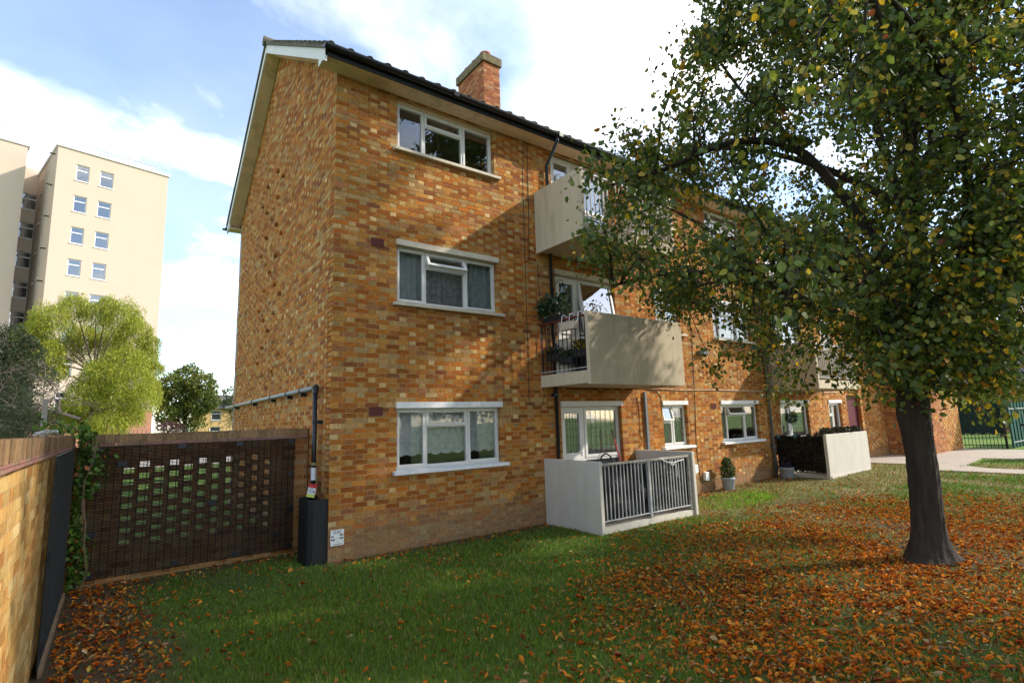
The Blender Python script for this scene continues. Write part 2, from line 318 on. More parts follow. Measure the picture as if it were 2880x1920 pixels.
# ------------------------------------------------------------------ brickwork
PAL_S = [((.31, .102, .018), 30), ((.40, .142, .022), 28), ((.44, .205, .045), 18), ((.38, .17, .07), 10), ((.25, .092, .034), 8), ((.41, .26, .11), 12)]
PAL_H = [((.44, .27, .095), 30), ((.37, .225, .085), 16), ((.44, .215, .050), 26), ((.56, .39, .18), 9), ((.37, .15, .040), 13), ((.27, .10, .036), 5)]
PAL_RED = [((.34, .13, .06), 40), ((.40, .18, .08), 30), ((.27, .10, .055), 20), ((.45, .26, .14), 10)]
PAL_YEL = [((.54, .36, .14), 40), ((.47, .29, .10), 28), ((.58, .43, .21), 18), ((.42, .22, .07), 14)]
PAL_SCR = [((.38, .20, .075), 32), ((.33, .15, .05), 26), ((.42, .25, .11), 22), ((.27, .12, .045), 14), ((.36, .25, .14), 6)]
def pick(pal, rnd):
    t = rnd.random()*sum(w_ for _, w_ in pal)
    for c, w_ in pal:
        t -= w_
        if t <= 0: break
    k = rnd.uniform(.80, 1.20); h = rnd.uniform(.90, 1.10)
    return (c[0]*k*.97, c[1]*k*h*.90, c[2]*k*h*h*.80)
CO, JT = .075, .010
def courses(L0, L1, zb, z0, z1, openings, rnd, clip=None, bond='flemish', extra=None):
    """brick rectangles (a0,a1,z0,z1,kind,jamb) along a wall"""
    res = []; k = math.floor((z0-zb)/CO)
    while zb+k*CO < z1-.01:
        za, zt = max(zb+k*CO, z0), min(zb+(k+1)*CO-JT, z1); a = L0; seq = []; i = 0
        while a < L1-.01:
            if bond == 'flemish':
                if k % 2 == 0: ln, kd = (.225, 'S') if i % 2 == 0 else (.1125, 'H')
                else: ln, kd = ((.1125, 'H') if i == 0 else (.05625, 'Q') if i == 1 else (.225, 'S') if i % 2 == 0 else (.1125, 'H'))
            else:
                ln, kd = (.1125, 'H') if (i == 0 and k % 2) else (.225, 'S')
            seq.append((a, min(a+ln-JT, L1), kd)); a += ln; i += 1
        for (p, q, kd) in seq:
            rects = [(p, q, za, zt, kd, 0)]
            for (o0, o1, b0, b1) in openings:
                nr = []
                for (s0, s1, t0, t1, kk, jm) in rects:
                    if s1 <= o0 or s0 >= o1 or t1 <= b0 or t0 >= b1: nr.append((s0, s1, t0, t1, kk, jm)); continue
                    if s0 < o0: nr.append((s0, o0, t0, t1, kk, jm | 1))
                    if s1 > o1: nr.append((o1, s1, t0, t1, kk, jm | 2))
                    if t0 < b0: nr.append((max(s0, o0), min(s1, o1), t0, b0, kk, jm))
                    if t1 > b1: nr.append((max(s0, o0), min(s1, o1), b1, t1, kk, jm))
                rects = nr
            for r_ in rects:
                if r_[1]-r_[0] < .012 or r_[3]-r_[2] < .012: continue
                if clip and not clip(r_): continue
                jm = r_[5]
                for (o0, o1, b0, b1) in openings:
                    if r_[3] > b0 and r_[2] < b1:
                        if abs(r_[1]-o0) < .03: jm |= 1
                        if abs(r_[0]-o1) < .03: jm |= 2
                res.append((r_[0], r_[1], r_[2], r_[3], r_[4], jm))
        k += 1
    return res
def brick_geo(mb, O, A, Nn, r_, rnd, col, proud=0., depth=.014):
    """a five-faced brick: O origin, A along the wall, Nn outward normal"""
    a0, a1, z0, z1, kd, jm = r_
    if jm: depth = .10
    pj = proud+rnd.uniform(-.0022, .0022); tl = rnd.uniform(-.0012, .0012)
    j = lambda: rnd.uniform(-.0014, .0014)
    f = [O+A*(a0+j())+Nn*(pj+tl)+Vector((0, 0, z0+j())), O+A*(a1+j())+Nn*(pj-tl)+Vector((0, 0, z0+j())), O+A*(a1+j())+Nn*(pj-tl)+Vector((0, 0, z1+j())), O+A*(a0+j())+Nn*(pj+tl)+Vector((0, 0, z1+j()))]
    b = [p-Nn*depth for p in f]
    i = len(mb.v); mb.v += [tuple(p) for p in f+b]
    q = ((0, 1, 2, 3), (1, 0, 4, 5), (2, 1, 5, 6), (3, 2, 6, 7), (0, 3, 7, 4))
    fl = A.cross(Vector((0, 0, 1))).dot(Nn) < 0
    for s_ in q:
        s_ = s_[::-1] if fl else s_
        mb.f.append(tuple(i+t for t in s_)); mb.c.append(col)
def lay(rects, O, A, Nn, parent, pals, rnd, n_ind=0, name='brick', dirt=None, mat=None, rest='brickwork'):
    """the n_ind bricks nearest the camera become objects of their own, the rest one stuff mesh"""
    A = Vector(A); Nn = Vector(Nn); O = Vector(O); mat = mat or m_brick
    def key(r_):
        p = O+A*((r_[0]+r_[1])/2)+Vector((0, 0, (r_[2]+r_[3])/2)); d = p-CAM; zc = d.dot(fwd)
        if zc < .3: return 1e9
        u = 1440+1492.8*d.dot(rt2)/zc; v_ = 960-1492.8*d.dot(up2)/zc
        if not (0 < u < 2880 and 0 < v_ < 1920): return 1e8+zc
        sz = (r_[1]-r_[0])*(r_[3]-r_[2])/zc/zc*abs(Nn.dot(d.normalized()))
        return -sz if not hid(u, v_) else 1e7
    hid = lambda u, v_: False
    order = sorted(range(len(rects)), key=lambda i: key(rects[i])) if n_ind else range(len(rects))
    big = MB()
    for n_, i in enumerate(order):
        r_ = rects[i]; col = pick(pals[1] if r_[4] != 'S' else pals[0], rnd)
        if dirt: col = dirt(r_, col, rnd)
        if n_ < n_ind:
            mb = MB(); c0 = Vector(((r_[0]+r_[1])/2, 0, (r_[2]+r_[3])/2)); loc = O+A*c0.x+Vector((0, 0, c0.z))
            brick_geo(mb, Vector((0, 0, 0)), A, Nn, (r_[0]-c0.x, r_[1]-c0.x, r_[2]-c0.z, r_[3]-c0.z, r_[4], r_[5]), rnd, col)
            o = link(name, mb.mesh(name), mat); o.location = loc; o.parent = parent
            o.matrix_parent_inverse = Matrix.Translation(-WL.get(parent, Vector((0, 0, 0))))
        else: brick_geo(big, O, A, Nn, r_, rnd, col)
    if big.f: big.obj(rest, mat, parent, kind='stuff')
def wall_core(name, O, A, Nn, L0, L1, z0, z1, openings, thick, mat, parent, recess=.0045, grow=.004):
    """solid wall behind the bricks with real openings and reveals"""
    A = Vector(A); Nn = Vector(Nn); O = Vector(O)
    ops = [(a-grow, b+grow, c, d+grow) for a, b, c, d in openings]
    xs = sorted({L0, L1, *[v for o in ops for v in o[:2] if L0 < v < L1]}); zs = sorted({z0, z1, *[v for o in ops for v in o[2:] if z0 < v < z1]})
    F = lambda i, j: 0 <= i < len(xs)-1 and 0 <= j < len(zs)-1 and not any(o[0] < (xs[i]+xs[i+1])/2 < o[1] and o[2] < (zs[j]+zs[j+1])/2 < o[3] for o in ops)
    P = lambda a, d, z: O+A*a-Nn*d+Vector((0, 0, z)); mb = MB(); d0, d1 = recess, thick
    fl = A.cross(Vector((0, 0, 1))).dot(Nn) < 0
    def add(p): mb.face(p[::-1] if fl else p)
    for i in range(len(xs)-1):
        for j in range(len(zs)-1):
            if not F(i, j): continue
            a, b, c, d = xs[i], xs[i+1], zs[j], zs[j+1]
            add([P(a, d0, c), P(b, d0, c), P(b, d0, d), P(a, d0, d)]); add([P(b, d1, c), P(a, d1, c), P(a, d1, d), P(b, d1, d)])
            if not F(i-1, j): add([P(a, d1, c), P(a, d0, c), P(a, d0, d), P(a, d1, d)])
            if not F(i+1, j): add([P(b, d0, c), P(b, d1, c), P(b, d1, d), P(b, d0, d)])
            if not F(i, j-1): add([P(a, d1, c), P(b, d1, c), P(b, d0, c), P(a, d0, c)])
            if not F(i, j+1): add([P(a, d0, d), P(b, d0, d), P(b, d1, d), P(a, d1, d)])
    return mb.obj(name, mat, parent)

# ------------------------------------------------------------------ the brick block of flats
ST = 2.625; EAVE = 7.36; BL = 20.3; BD = 8.0
blk = empty('apartment_block', (0, 0, 0), 'three-storey orange brick block of flats with pale balconies, tiled roof and chimney', 'building')
A_OP = [(1.015, 2.985, 1.11+ST*i, 2.205+ST*i if i < 2 else 7.33) for i in range(3)]
DOORS, B_OP, C_OP = [], [], []
for u in (0, 8.32):
    for i in range(3):
        DOORS.append((4.40+u, 6.10+u, (.13 if i == 0 else .03)+ST*i, 2.205+ST*i if i < 2 else 7.33))
        B_OP.append((7.46+u, 8.38+u, 1.125+ST*i, 2.205+ST*i if i < 2 else 7.33))
        if u == 0: C_OP.append((9.765, 11.54, 1.125+ST*i, 2.205+ST*i if i < 2 else 7.33))
ENT = (17.15, 18.25, .2, 2.35)
OPS = A_OP+DOORS+B_OP+C_OP+[ENT]
front = wall_core('front_wall', (0, 0, 0), (1, 0, 0), (0, -1, 0), 0.0045, BL, -.4, EAVE+.05, OPS, .25, m_mortar2, blk)
rnd = random.Random(3)
def dirt(r_, c, rnd):
    z = r_[2]; t = max(0, min(1, (.60-z+rnd.uniform(-.14, .14))/.36))*.70
    g = (.245*rnd.uniform(.9, 1.1), .165, .093); return tuple(c[i]*(1-t)+g[i]*t for i in range(3))
fr = courses(-.002, BL, -.045, -.2, EAVE+.02, OPS, rnd)
lay(fr, (0, 0, 0), (1, 0, 0), (0, -1, 0), front, (PAL_S, PAL_H), rnd, 300, dirt=dirt)
RZ = lambda y: EAVE+.135+min(y, BD-y)*.651
gable = MB(); y0 = .0045
gable.face([(.0045, y0, -.4), (.0045, y0, RZ(0)), (.0045, BD/2, RZ(BD/2)), (.0045, BD, RZ(0)), (.0045, BD, -.4)])
gable.face([(.25, y0, -.4), (.25, BD, -.4), (.25, BD, EAVE), (.25, BD/2, RZ(BD/2)), (.25, y0, EAVE)])
gable = gable.obj('gable_wall', m_mortar2, blk)
gr = courses(.014, BD, -.045, -.2, RZ(BD/2), [], rnd, clip=lambda r_: RZ((r_[0]+r_[1])/2) > r_[3]-.03)
lay(gr, (0, 0, 0), (0, 1, 0), (-1, 0, 0), gable, (PAL_S, PAL_H), rnd, 0, dirt=dirt)
PB = [(3.709, 7.234), (3.228, 6.912), (4.632, 7.248), (3.665, 6.62), (5.114, 6.953), (4.658, 6.645), (4.175, 6.338), (3.681, 6.027), (3.266, 5.719), (4.624, 6.031), (5.102, 5.731), (3.654, 5.38), (4.635, 5.418), (4.16, 5.096), (3.692, 4.791), (4.654, 4.805), (3.217, 4.488), (5.129, 4.486), (3.684, 4.179), (4.622, 4.191), (4.146, 3.874), (3.667, 3.566), (4.636, 3.573), (3.22, 3.257), (5.03, 3.258), (3.681, 2.964), (4.61, 2.968), (4.136, 2.658)]
for (y, z) in PB:
    zc = -.045+round((z+.045)/CO)*CO; mb = MB(); mb.box(-.055, .01, y-.05, y+.05, zc+.004, zc+CO-JT-.003, pick(PAL_S, rnd)); mb.obj('projecting_brick', m_brick, gable)
mb = MB(); mb.box(0, BL, BD-.25, BD, -.4, EAVE); mb.obj('rear_wall', m_room, blk)
mb = MB(); mb.box(BL-.25, BL, .251, BD-.251, -.4, EAVE); mb.obj('end_wall', m_room, blk)
for i, z in enumerate((-.1, 2.62, 5.25)):
    mb = MB(); mb.box(.252, BL-.26, .252, BD-.26, z-.2, z); mb.obj('floor_slab', m_room, blk)
mb = MB(); mb.box(.252, BL-.26, 3.4, 3.5, -.1, EAVE); mb.obj('partition_wall', m_room, blk)
for x in (3.3, 7.0, 9.1, 12.0):
    mb = MB(); mb.box(x, x+.1, .252, 3.39, -.09, EAVE-.1); mb.obj('partition_wall', m_room, blk)
mb = MB(); mb.box(.252, BL-.26, .252, BD-.26, EAVE-.06, EAVE); mb.obj('ceiling_board', m_room, blk)

# roof
roof = MB(); EY = -.36; RS = .70
def roofz(y): return EAVE+.13+(min(y, BD-y)-EY)*RS*.93
rt_ = []
for yy in (EY, BD/2, BD-EY): rt_.append((yy, roofz(yy) if yy != BD-EY else roofz(EY)))
for k in range(2):
    (ya, za), (yb, zb_) = rt_[k], rt_[k+1]
    roof.face([(-.30, ya, za), (BL+.3, ya, za), (BL+.3, yb, zb_), (-.30, yb, zb_)])
    roof.face([(-.30, ya, za-.03), (-.30, yb, zb_-.03), (BL+.3, yb, zb_-.03), (BL+.3, ya, za-.03)])
roof = roof.obj('roof', m_tile, blk)
def tile_mesh(w_=.30, ln=.40):
    mb = MB(); n = 9; prof = [(w_*i/(n-1), .048*max(0, math.sin(math.pi*2*i/(n-1)-.4))+.012) for i in range(n)]
    top = [(x, 0, z) for x, z in prof]; bt = [(x, 0, z-.018) for x, z in prof]
    tb = [(x, ln, z-.02) for x, z in prof]
    for i in range(n-1):
        mb.face([top[i], top[i+1], tb[i+1], tb[i]]); mb.face([bt[i+1], bt[i], (bt[i][0], ln, bt[i][2]-.02), (bt[i+1][0], ln, bt[i+1][2]-.02)]); mb.face([bt[i], bt[i+1], top[i+1], top[i]])
    return mb.mesh('tile')
tm = tile_mesh(); tm.materials.append(m_tile)
rot = math.atan(RS*.93)
field = MB()
nt_ = int((BL+.6)/.30)
for r_ in range(14):
    yy = EY-.085+r_*.335*math.cos(rot)
    if yy > BD/2-.1: break
    zz_ = roofz(EY)+(yy-EY)*RS*.93+.040
    for i in range(nt_):
        x = -.33+i*.30
        if (r_ == 0 and i < 46) or (i == 0):
            o = link('tile', tm, m_tile); o.location = (x, yy, zz_); o.rotation_euler = (rot+random.uniform(-.015, .015), random.uniform(-.02, .02), random.uniform(-.02, .02)); o.parent = roof
        else:
            Mx = Matrix.Translation((x, yy, zz_)) @ Euler((rot, 0, 0)).to_matrix().to_4x4()
            j = len(field.v); field.v += [tuple(Mx @ v.co) for v in tm.vertices]
            for p in tm.polygons: field.f.append(tuple(j+q for q in p.vertices)); field.c.append(None)
field.obj('tiling', m_tile, roof, kind='stuff')
mb = MB(); mb.tube([(-.36, BD/2, roofz(BD/2)+.03), (BL+.3, BD/2, roofz(BD/2)+.03)], .11, 10); mb.obj('ridge', m_tile, roof)
# verge boards, soffits, fascia, gutter
def verge(name, x0, x1, off0, off1, mat, parent=blk, inset=.012):
    mb = MB()
    for k in range(2):
        (ya, za), (yb, zb_) = rt_[k], rt_[k+1]
        if k == 0: za += inset*(zb_-za)/(yb-ya); ya += inset
        else: zb_ += inset*(za-zb_)/(yb-ya); yb -= inset
        P = [(ya, za+off1), (yb, zb_+off1), (yb, zb_+off0), (ya, za+off0)]
        mb.face([(x0, y, z) for y, z in P]); mb.face([(x1, y, z) for y, z in P][::-1])
        for i in range(4):
            p, q = P[i], P[(i+1) % 4]; mb.face([(x0, *p), (x1, *p), (x1, *q), (x0, *q)][::-1])
    return mb.obj(name, mat, parent)
verge('bargeboard', -.295, -.265, -.24, -.045, m_barge)
verge('verge_undercloak', -.325, -.262, -.043, .048, m_tile)
verge('verge_soffit', -.264, -.006, -.238, -.222, m_soffit, inset=.20)
mb = MB(); mb.box(-.262, BL+.2, EY, EY+.022, EAVE-.012, EAVE+.125); mb.obj('fascia', m_blackm, blk)
xx = -.262
for i, wd in enumerate((.80, .62, 2.4, 2.4, 2.4, 2.4, 2.4, 2.4, 2.4, 2.4)):
    mb = MB(); x1 = min(xx+wd, BL+.2); mb.box(xx, x1-.004, EY+.023, .004, EAVE-.001+.003*(i % 2), EAVE+.014); mb.obj('soffit_panel', m_soffit, blk); xx = x1
mb = MB(); mb.box(-.262, .24, BD, BD+.36, EAVE-.04, EAVE-.02); mb.obj('rear_soffit', m_soffit, blk)
mb = MB(); mb.box(-.290, -.262, BD+.02, BD+.36, EAVE-.04, EAVE+.09); mb.obj('verge_end_board', m_barge, blk)
mb = MB(); mb.box(-.264, BL, BD+.362, BD+.385, EAVE-.02, EAVE+.12); mb.obj('rear_fascia', m_blackm, blk)
g = MB(); n = 9; sec = [(EY-.062+.062*math.cos(math.pi+math.pi*i/(n-1)), EAVE+.125+.07*math.sin(math.pi+math.pi*i/(n-1))) for i in range(n)]
sec_o = sec; sec_i = [(EY-.062+.056*math.cos(2*math.pi-math.pi*i/(n-1)), EAVE+.125+.063*math.sin(2*math.pi-math.pi*i/(n-1))) for i in range(n)]
ring = sec_o+sec_i; xs_ = [-.33]+[1.9+2.4*i for i in range(8)]+[BL+.3]
for k in range(len(xs_)-1):
    for i in range(len(ring)):
        p, q = ring[i], ring[(i+1) % len(ring)]; g.face([(xs_[k], *p), (xs_[k], *q), (xs_[k+1], *q), (xs_[k+1], *p)][::-1])
g.face([(-.33, *p) for p in sec_o]); g.obj('gutter', m_black, blk)
for x in xs_[1:-1]:
    mb = MB(); mb.box(x-.05, x+.05, EY-.128, EY-.002, EAVE+.052, EAVE+.128); mb.obj('gutter_joint', m_black, blk)
mb = MB(); mb.tube([(-.33, BD+.43, EAVE+.06), (.6, BD+.43, EAVE+.06)], .055, 10); mb.tube([(-.40, BD+.43, EAVE+.04), (-.2, BD+.43, EAVE+.04)], .03, 8); mb.obj('rear_gutter', m_black, blk)
# little dark nest hole stain and flashing on the verge
mb = MB(); mb.box(-.293, -.2645, EY+.012, .0, EAVE-.012, EAVE+.10); mb.obj('verge_end_board', m_barge, blk)
mb = MB(); mb.face([(-.03, -.05, EAVE+.07), (-.012, -.012, EAVE+.08), (-.010, -.010, EAVE-.14), (-.012, -.045, EAVE-.02)]); 
# chimney
CX0, CX1, CY0, CY1, CZ = 5.09, 5.63, 3.35, 4.70, 11.73
ch = MB(); ch.box(CX0+.008, CX1-.008, CY0+.008, CY1-.008, 8.5, CZ); ch = ch.obj('chimney', m_mortar, blk)
rb = courses(0, CX1-CX0, 8.5, 9.2, CZ-.005, [], rnd, bond='s'); lay(rb, (CX0, CY0, 0), (1, 0, 0), (0, -1, 0), ch, (PAL_RED, PAL_RED), rnd, 0)
rb = courses(.014, CY1-CY0, 8.5, 9.2, CZ-.005, [], rnd, bond='s'); lay(rb, (CX0, CY0, 0), (0, 1, 0), (-1, 0, 0), ch, (PAL_RED, PAL_RED), rnd, 0)
mb = MB(); mb.box(CX0-.05, CX1+.05, CY0-.05, CY1+.05, CZ, CZ+.24); mb.obj('chimney_cap', M('lichen_concrete', (.15, .12, .065), rough=1, var=.4, scale=9, bump=.6, bscale=40, stain=((.28, .25, .10), 6, .6, .5)), ch)
for y in (3.62, 4.05, 4.45):
    mb = MB(); mb.lathe([(.13, CZ+.2), (.135, CZ+.40), (.16, CZ+.42), (.16, CZ+.46), (.12, CZ+.46), (.11, CZ+.25)], (CX0+CX1)/2-.02, y, 16); mb.smooth = True
    mb.obj('chimney_pot', M('terracotta', (.42, .13, .07), rough=.9, var=.2, scale=12), ch)

# ---- windows
YF = .085   # frame face behind the wall face
def bar(mb, x0, x1, z0, z1, y0=YF, y1=YF+.06): mb.box(x0, x1, y0, y1, z0, z1)
def ringbar(mb, x0, x1, z0, z1, t, y0, y1, M_=None):
    for b in ((x0, x1, z0, z0+t), (x0, x1, z1-t, z1), (x0, x0+t, z0+t, z1-t), (x1-t, x1, z0+t, z1-t)): mb.box(b[0], b[1], y0, y1, b[2], b[3], M=M_)
def pane_obj(x0, x1, z0, z1, y, parent, mat=None, M_=None, name='pane'):
    mb = MB(); mb.box(x0, x1, y, y+.008, z0, z1, M=M_); return mb.obj(name, mat or m_glass, parent)
def sash(x0, x1, z0, z1, parent, mat=None, open_deg=0, t=.042, lead=None, name='casement'):
    M_ = None
    if open_deg: M_ = Matrix.Translation((0, YF-.01, z1)) @ Matrix.Rotation(R(-open_deg), 4, 'X') @ Matrix.Translation((0, -(YF-.01), -z1))
    mb = MB(); ringbar(mb, x0, x1, z0, z1, t, YF-.014, YF+.05, M_); s_ = mb.obj(name, m_white, parent)
    pane_obj(x0+t-.004, x1-t+.004, z0+t-.004, z1-t+.004, YF+.012, parent, mat, M_)
    if lead:
        l_ = MB(); nx_, nz_ = lead[1], lead[2]; X0, X1, Z0, Z1 = x0+t, x1-t, z0+t, z1-t
        if lead[0] == 'grid':
            for i in range(1, nx_): x = X0+(X1-X0)*i/nx_; l_.box(x-.004, x+.004, YF+.008, YF+.0115, Z0, Z1, M=M_)
            for i in range(1, nz_): z = Z0+(Z1-Z0)*i/nz_; l_.box(X0, X1, YF+.007, YF+.0105, z-.004, z+.004, M=M_)
        else:
            st = (X1-X0)/nx_; hh = st*1.6; k = -int((Z1-Z0)/hh)-1
            import itertools
            for s__ in (1, -1):
                for i in range(-nx_*4, nx_*6):
                    xa = X0+i*st; pts = []
                    # line x = xa + s*(z-Z0)/1.6 clipped to the pane
                    f_ = lambda z: xa+s__*(z-Z0)/1.6
                    zs_ = [Z0, Z1]; 
                    za, zb_ = Z0, Z1
                    lo, hi = (X0, X1)
                    z_at = lambda x: Z0+(x-xa)*1.6*s__
                    c1, c2 = sorted((z_at(lo), z_at(hi))); za = max(za, c1); zb_ = min(zb_, c2)
                    if zb_-za < .02: continue
                    p, q = Vector((f_(za), YF+.009+.001*s__, za)), Vector((f_(zb_), YF+.009+.001*s__, zb_)); t_ = (q-p).normalized(); nrm = Vector((-t_.z, 0, t_.x))*.003
                    P = [p-nrm, q-nrm, q+nrm, p+nrm]
                    if M_ is not None: P = [M_ @ v for v in P]
                    l_.face(P)
        l_.obj('leaded_bars', m_lead, parent)
    return s_
def curtain(x0, x1, z0, z1, y, mat, parent, waves=12, amp=.03, scallop=0., name='net_curtain'):
    n = 60; mb = MB(); mb.smooth = True; top, bot = [], []
    for i in range(n+1):
        t = i/n; x = x0+(x1-x0)*t; yy = y+amp*math.sin(t*waves*6.283)+amp*.5*math.sin(t*waves*2.9+1)
        zb_ = z0-(scallop*abs(math.sin(t*9*math.pi)) if scallop else 0); top.append((x, yy, z1)); bot.append((x, yy, zb_))
    mb.v = top+bot; mb.f = [(i, i+1, n+2+i, n+1+i) for i in range(n)]; mb.c = [None]*n
    return mb.obj(name, mat, parent)
def lintel(x0, x1, zt, mat, h=.095, parent=None):
    mb = MB(); mb.box(x0-.008, x1+.010, -.035, .10, zt-h, zt-.001); return mb.obj('lintel', mat, parent)
def sill(x0, x1, zb_, mat, parent, h=.062):
    mb = MB(); P = [(-.085, zb_), (-.085, zb_+h-.012), (.135, zb_+h+.006), (.135, zb_)]
    f0 = [(x0, y, z) for y, z in P]; f1 = [(x1, y, z) for y, z in P]; mb.face(f0); mb.face(f1[::-1])
    for i in range(4): mb.face([f0[i], f1[i], f1[(i+1) % 4], f0[(i+1) % 4]][::-1])
    return mb.obj('sill', mat, parent)
def window3(x0, x1, z0, z1, parent, vent=0., lead=None, mat=None, m=(.270, .672), tr=.30, outer=.05):
    """three-light window: fixed / vent over fixed / fixed"""
    W_ = x1-x0; xa, xb = x0+W_*m[0], x0+W_*m[1]; zt = z1-(z1-z0)*tr
    mb = MB(); ringbar(mb, x0, x1, z0, z1, outer, YF, YF+.065)
    bar(mb, xa-.028, xa+.028, z0+outer, z1-outer, YF, YF+.065); bar(mb, xb-.028, xb+.028, z0+outer, z1-outer, YF, YF+.065); bar(mb, xa+.028, xb-.028, zt-.025, zt+.025, YF, YF+.065)
    f = mb.obj('window', m_white, parent)
    for (a, b, c, d) in ((x0+.035, xa-.014, z0+.035, z1-.035), (xb+.014, x1-.035, z0+.035, z1-.035)): sash(a, b, c, d, f, mat, 0, .034, lead)
    pane_obj(xa+.022, xb-.022, z0+outer-.006, zt-.02, YF+.02, f, mat)
    if lead:
        l_ = MB()
    sash(xa+.012, xb-.012, zt-.004, z1-.030, f, mat, vent, .046, lead)
    for (a, b) in ((x0+.09, xa-.07), (xb+.07, x1-.09)):
        v = MB(); v.box(a, b, YF-.028, YF-.0145, z1-.068, z1-.05); v.obj('trickle_vent', m_white, f)
    return f
for i in range(3):
    a0, a1, zb_, zt = A_OP[i]
    zb2 = zb_+.062; zt2 = zt-.096 if i < 2 else zt-.06
    f = window3(a0+.008, a1-.008, zb2, zt2, blk, vent=28 if i == 1 else 0)
    sill(.951, 3.083, zb_-.006, m_sillw if i == 0 else m_sillc, f)
    if i < 2: lintel(1.007, 2.994, zt, m_sillw if i == 0 else m_sillc, parent=f)
    else:
        mb = MB(); mb.box(a0, a1, YF-.01, .12, zt-.058, zt+.03); mb.obj('window_head', m_soffit, f)
    if i == 0: curtain(a0+.03, a1-.03, zb2+.22, zt2, .19, m_net, f, 14, .014, .035)
    if i == 1:
        curtain(a0+.03, a0+.55, zb2, zt2, .20, m_net2, f, 5, .02, name='curtain'); curtain(a1-.5, a1-.03, zb2, zt2, .20, m_net2, f, 5, .03, name='curtain'); curtain(a0+.5, a1-.5, zb2+.1, zt2, .22, m_netd, f, 9, .02, .02)
# French doors
for n_, (a0, a1, zb_, zt) in enumerate(DOORS):
    u = n_ >= 3; i = n_ % 3
    if i < 2:
        lintel(a0-.01, a1+.01, zt, m_sillw if i == 0 else m_sillc, .10, blk); zt2 = zt-.101
    else: zt2 = zt-.02
    mb = MB(); ringbar(mb, a0+.004, a1-.004, zb_, zt2, .045, YF, YF+.07); xm = a0+(a1-a0)*.385
    bar(mb, xm-.03, xm+.03, zb_+.045, zt2-.045, YF, YF+.068)
    f = mb.obj('balcony_door', m_white, blk)
    ld = ('grid', 5, 7) if (i == 0 and not u) else None; ld2 = ('grid', 6, 5) if ld else None
    # opening leaf: wide stiles, glazed above, panel below
    d_ = MB(); x0, x1, z0, z1 = a0+.05, xm-.02, zb_+.04, zt2-.03
    for b in ((x0, x0+.10, z0, z1), (x1-.10, x1, z0, z1), (x0+.10, x1-.10, z1-.11, z1), (x0+.10, x1-.10, z0, z0+.12), (x0+.10, x1-.10, z0+.86, z0+1.04)): d_.box(b[0], b[1], YF-.016, YF+.05, b[2], b[3])
    d_.box(x0+.10, x1-.10, YF+.01, YF+.03, z0+.12, z0+.86); d_.obj('door_leaf', m_white, f)
    pane_obj(x0+.095, x1-.095, z0+1.035, z1-.105, YF+.012, f, m_glass)
    if ld:
        l_ = MB()
        for q in range(1, 5): x = x0+.1+(x1-x0-.2)*q/5; l_.box(x-.004, x+.004, YF+.006, YF+.011, z0+1.04, z1-.11)
        for q in range(1, 5): z = z0+1.04+(z1-.11-z0-1.04)*q/5; l_.box(x0+.1, x1-.1, YF+.005, YF+.0105, z-.004, z+.004)
        l_.obj('leaded_bars', m_lead, f)
    h = MB(); h.box(x1-.07, x1-.04, YF-.03, YF-.016, z0+.98, z0+1.16); h.tube([(x1-.055, YF-.05, z0+1.06), (x1-.16, YF-.05, z0+1.06)], .01, 8); h.tube([(x1-.055, YF-.018, z0+1.06), (x1-.055, YF-.05, z0+1.06)], .009, 8); h.obj('handle', m_sillw, f)
    # side light: tilting pane over a low pane
    bar_ = MB(); zt3 = zb_+.95; bar(bar_, xm+.03, a1-.05, zt3-.03, zt3+.03, YF, YF+.066); bar_.obj('transom', m_white, f)
    sash(xm+.025, a1-.045, zt3+.02, zt2-.03, f, m_glass2 if i == 1 and not u else None, 9 if (i == 1 and not u) else 0, .055, ld2)
    pane_obj(xm+.03, a1-.05, zb_+.05, zt3-.03, YF+.02, f)
    for (p, q) in ((xm+.12, xm+.42), (a1-.52, a1-.18)):
        v = MB(); v.box(p, q, YF-.03, YF-.0145, zt2-.074, zt2-.055); v.obj('trickle_vent', m_white, f)
    curtain(a0+.06, a1-.06, zb_+.1, zt2, .195, m_net2 if i == 0 else m_net, f, 10, .018)
for n_, (a0, a1, zb_, zt) in enumerate(B_OP):
    i = n_ % 3
    zt2 = zt-.096 if i < 2 else zt-.02; zb2 = zb_+.062; xm = (a0+a1)/2-.04
    mb = MB(); ringbar(mb, a0+.006, a1-.006, zb2, zt2, .045, YF, YF+.065); bar(mb, xm-.025, xm+.025, zb2+.045, zt2-.045); zt3 = zb2+(zt2-zb2)*.60; bar(mb, a0+.05, xm-.025, zt3-.02, zt3+.02)
    f = mb.obj('window', m_white, blk); ld = ('grid', 3, 5) if n_ == 0 else None
    sash(xm+.018, a1-.036, zb2+.03, zt2-.03, f, None, 0, .038, ld); sash(a0+.036, xm-.018, zt3+.012, zt2-.03, f, m_glass2 if n_ == 0 else None, 14 if n_ == 0 else 0, .034)
    sash(a0+.036, xm-.018, zb2+.03, zt3-.012, f, None, 0, .034, ('grid', 3, 3) if n_ == 0 else None)
    sill(a0-.08, a1+.13, zb_-.006, m_sillw if i == 0 else m_sillc, f)
    if i < 2: lintel(a0, a1, zt, m_sillw, parent=f)
    curtain(a0+.02, a1-.02, zb2, zt2, .24, m_net2, f, 6, .02)
for n_, (a0, a1, zb_, zt) in enumerate(C_OP):
    f = window3(a0+.006, a1-.006, zb_+.062, zt-.096 if n_ < 2 else zt-.02, blk, vent=22 if n_ == 0 else 0, lead=('diamond', 4, 4) if n_ == 0 else None, m=(.20, .655))
    sill(a0-.06, a1+.10, zb_-.006, m_sillw if n_ == 0 else m_sillc, f)
    if n_ < 2: lintel(a0, a1, zt, m_sillw, parent=f)
    if n_: curtain(a0+.02, a1-.02, zb_+.1, zt-.1, .26, m_net, f, 9, .02)
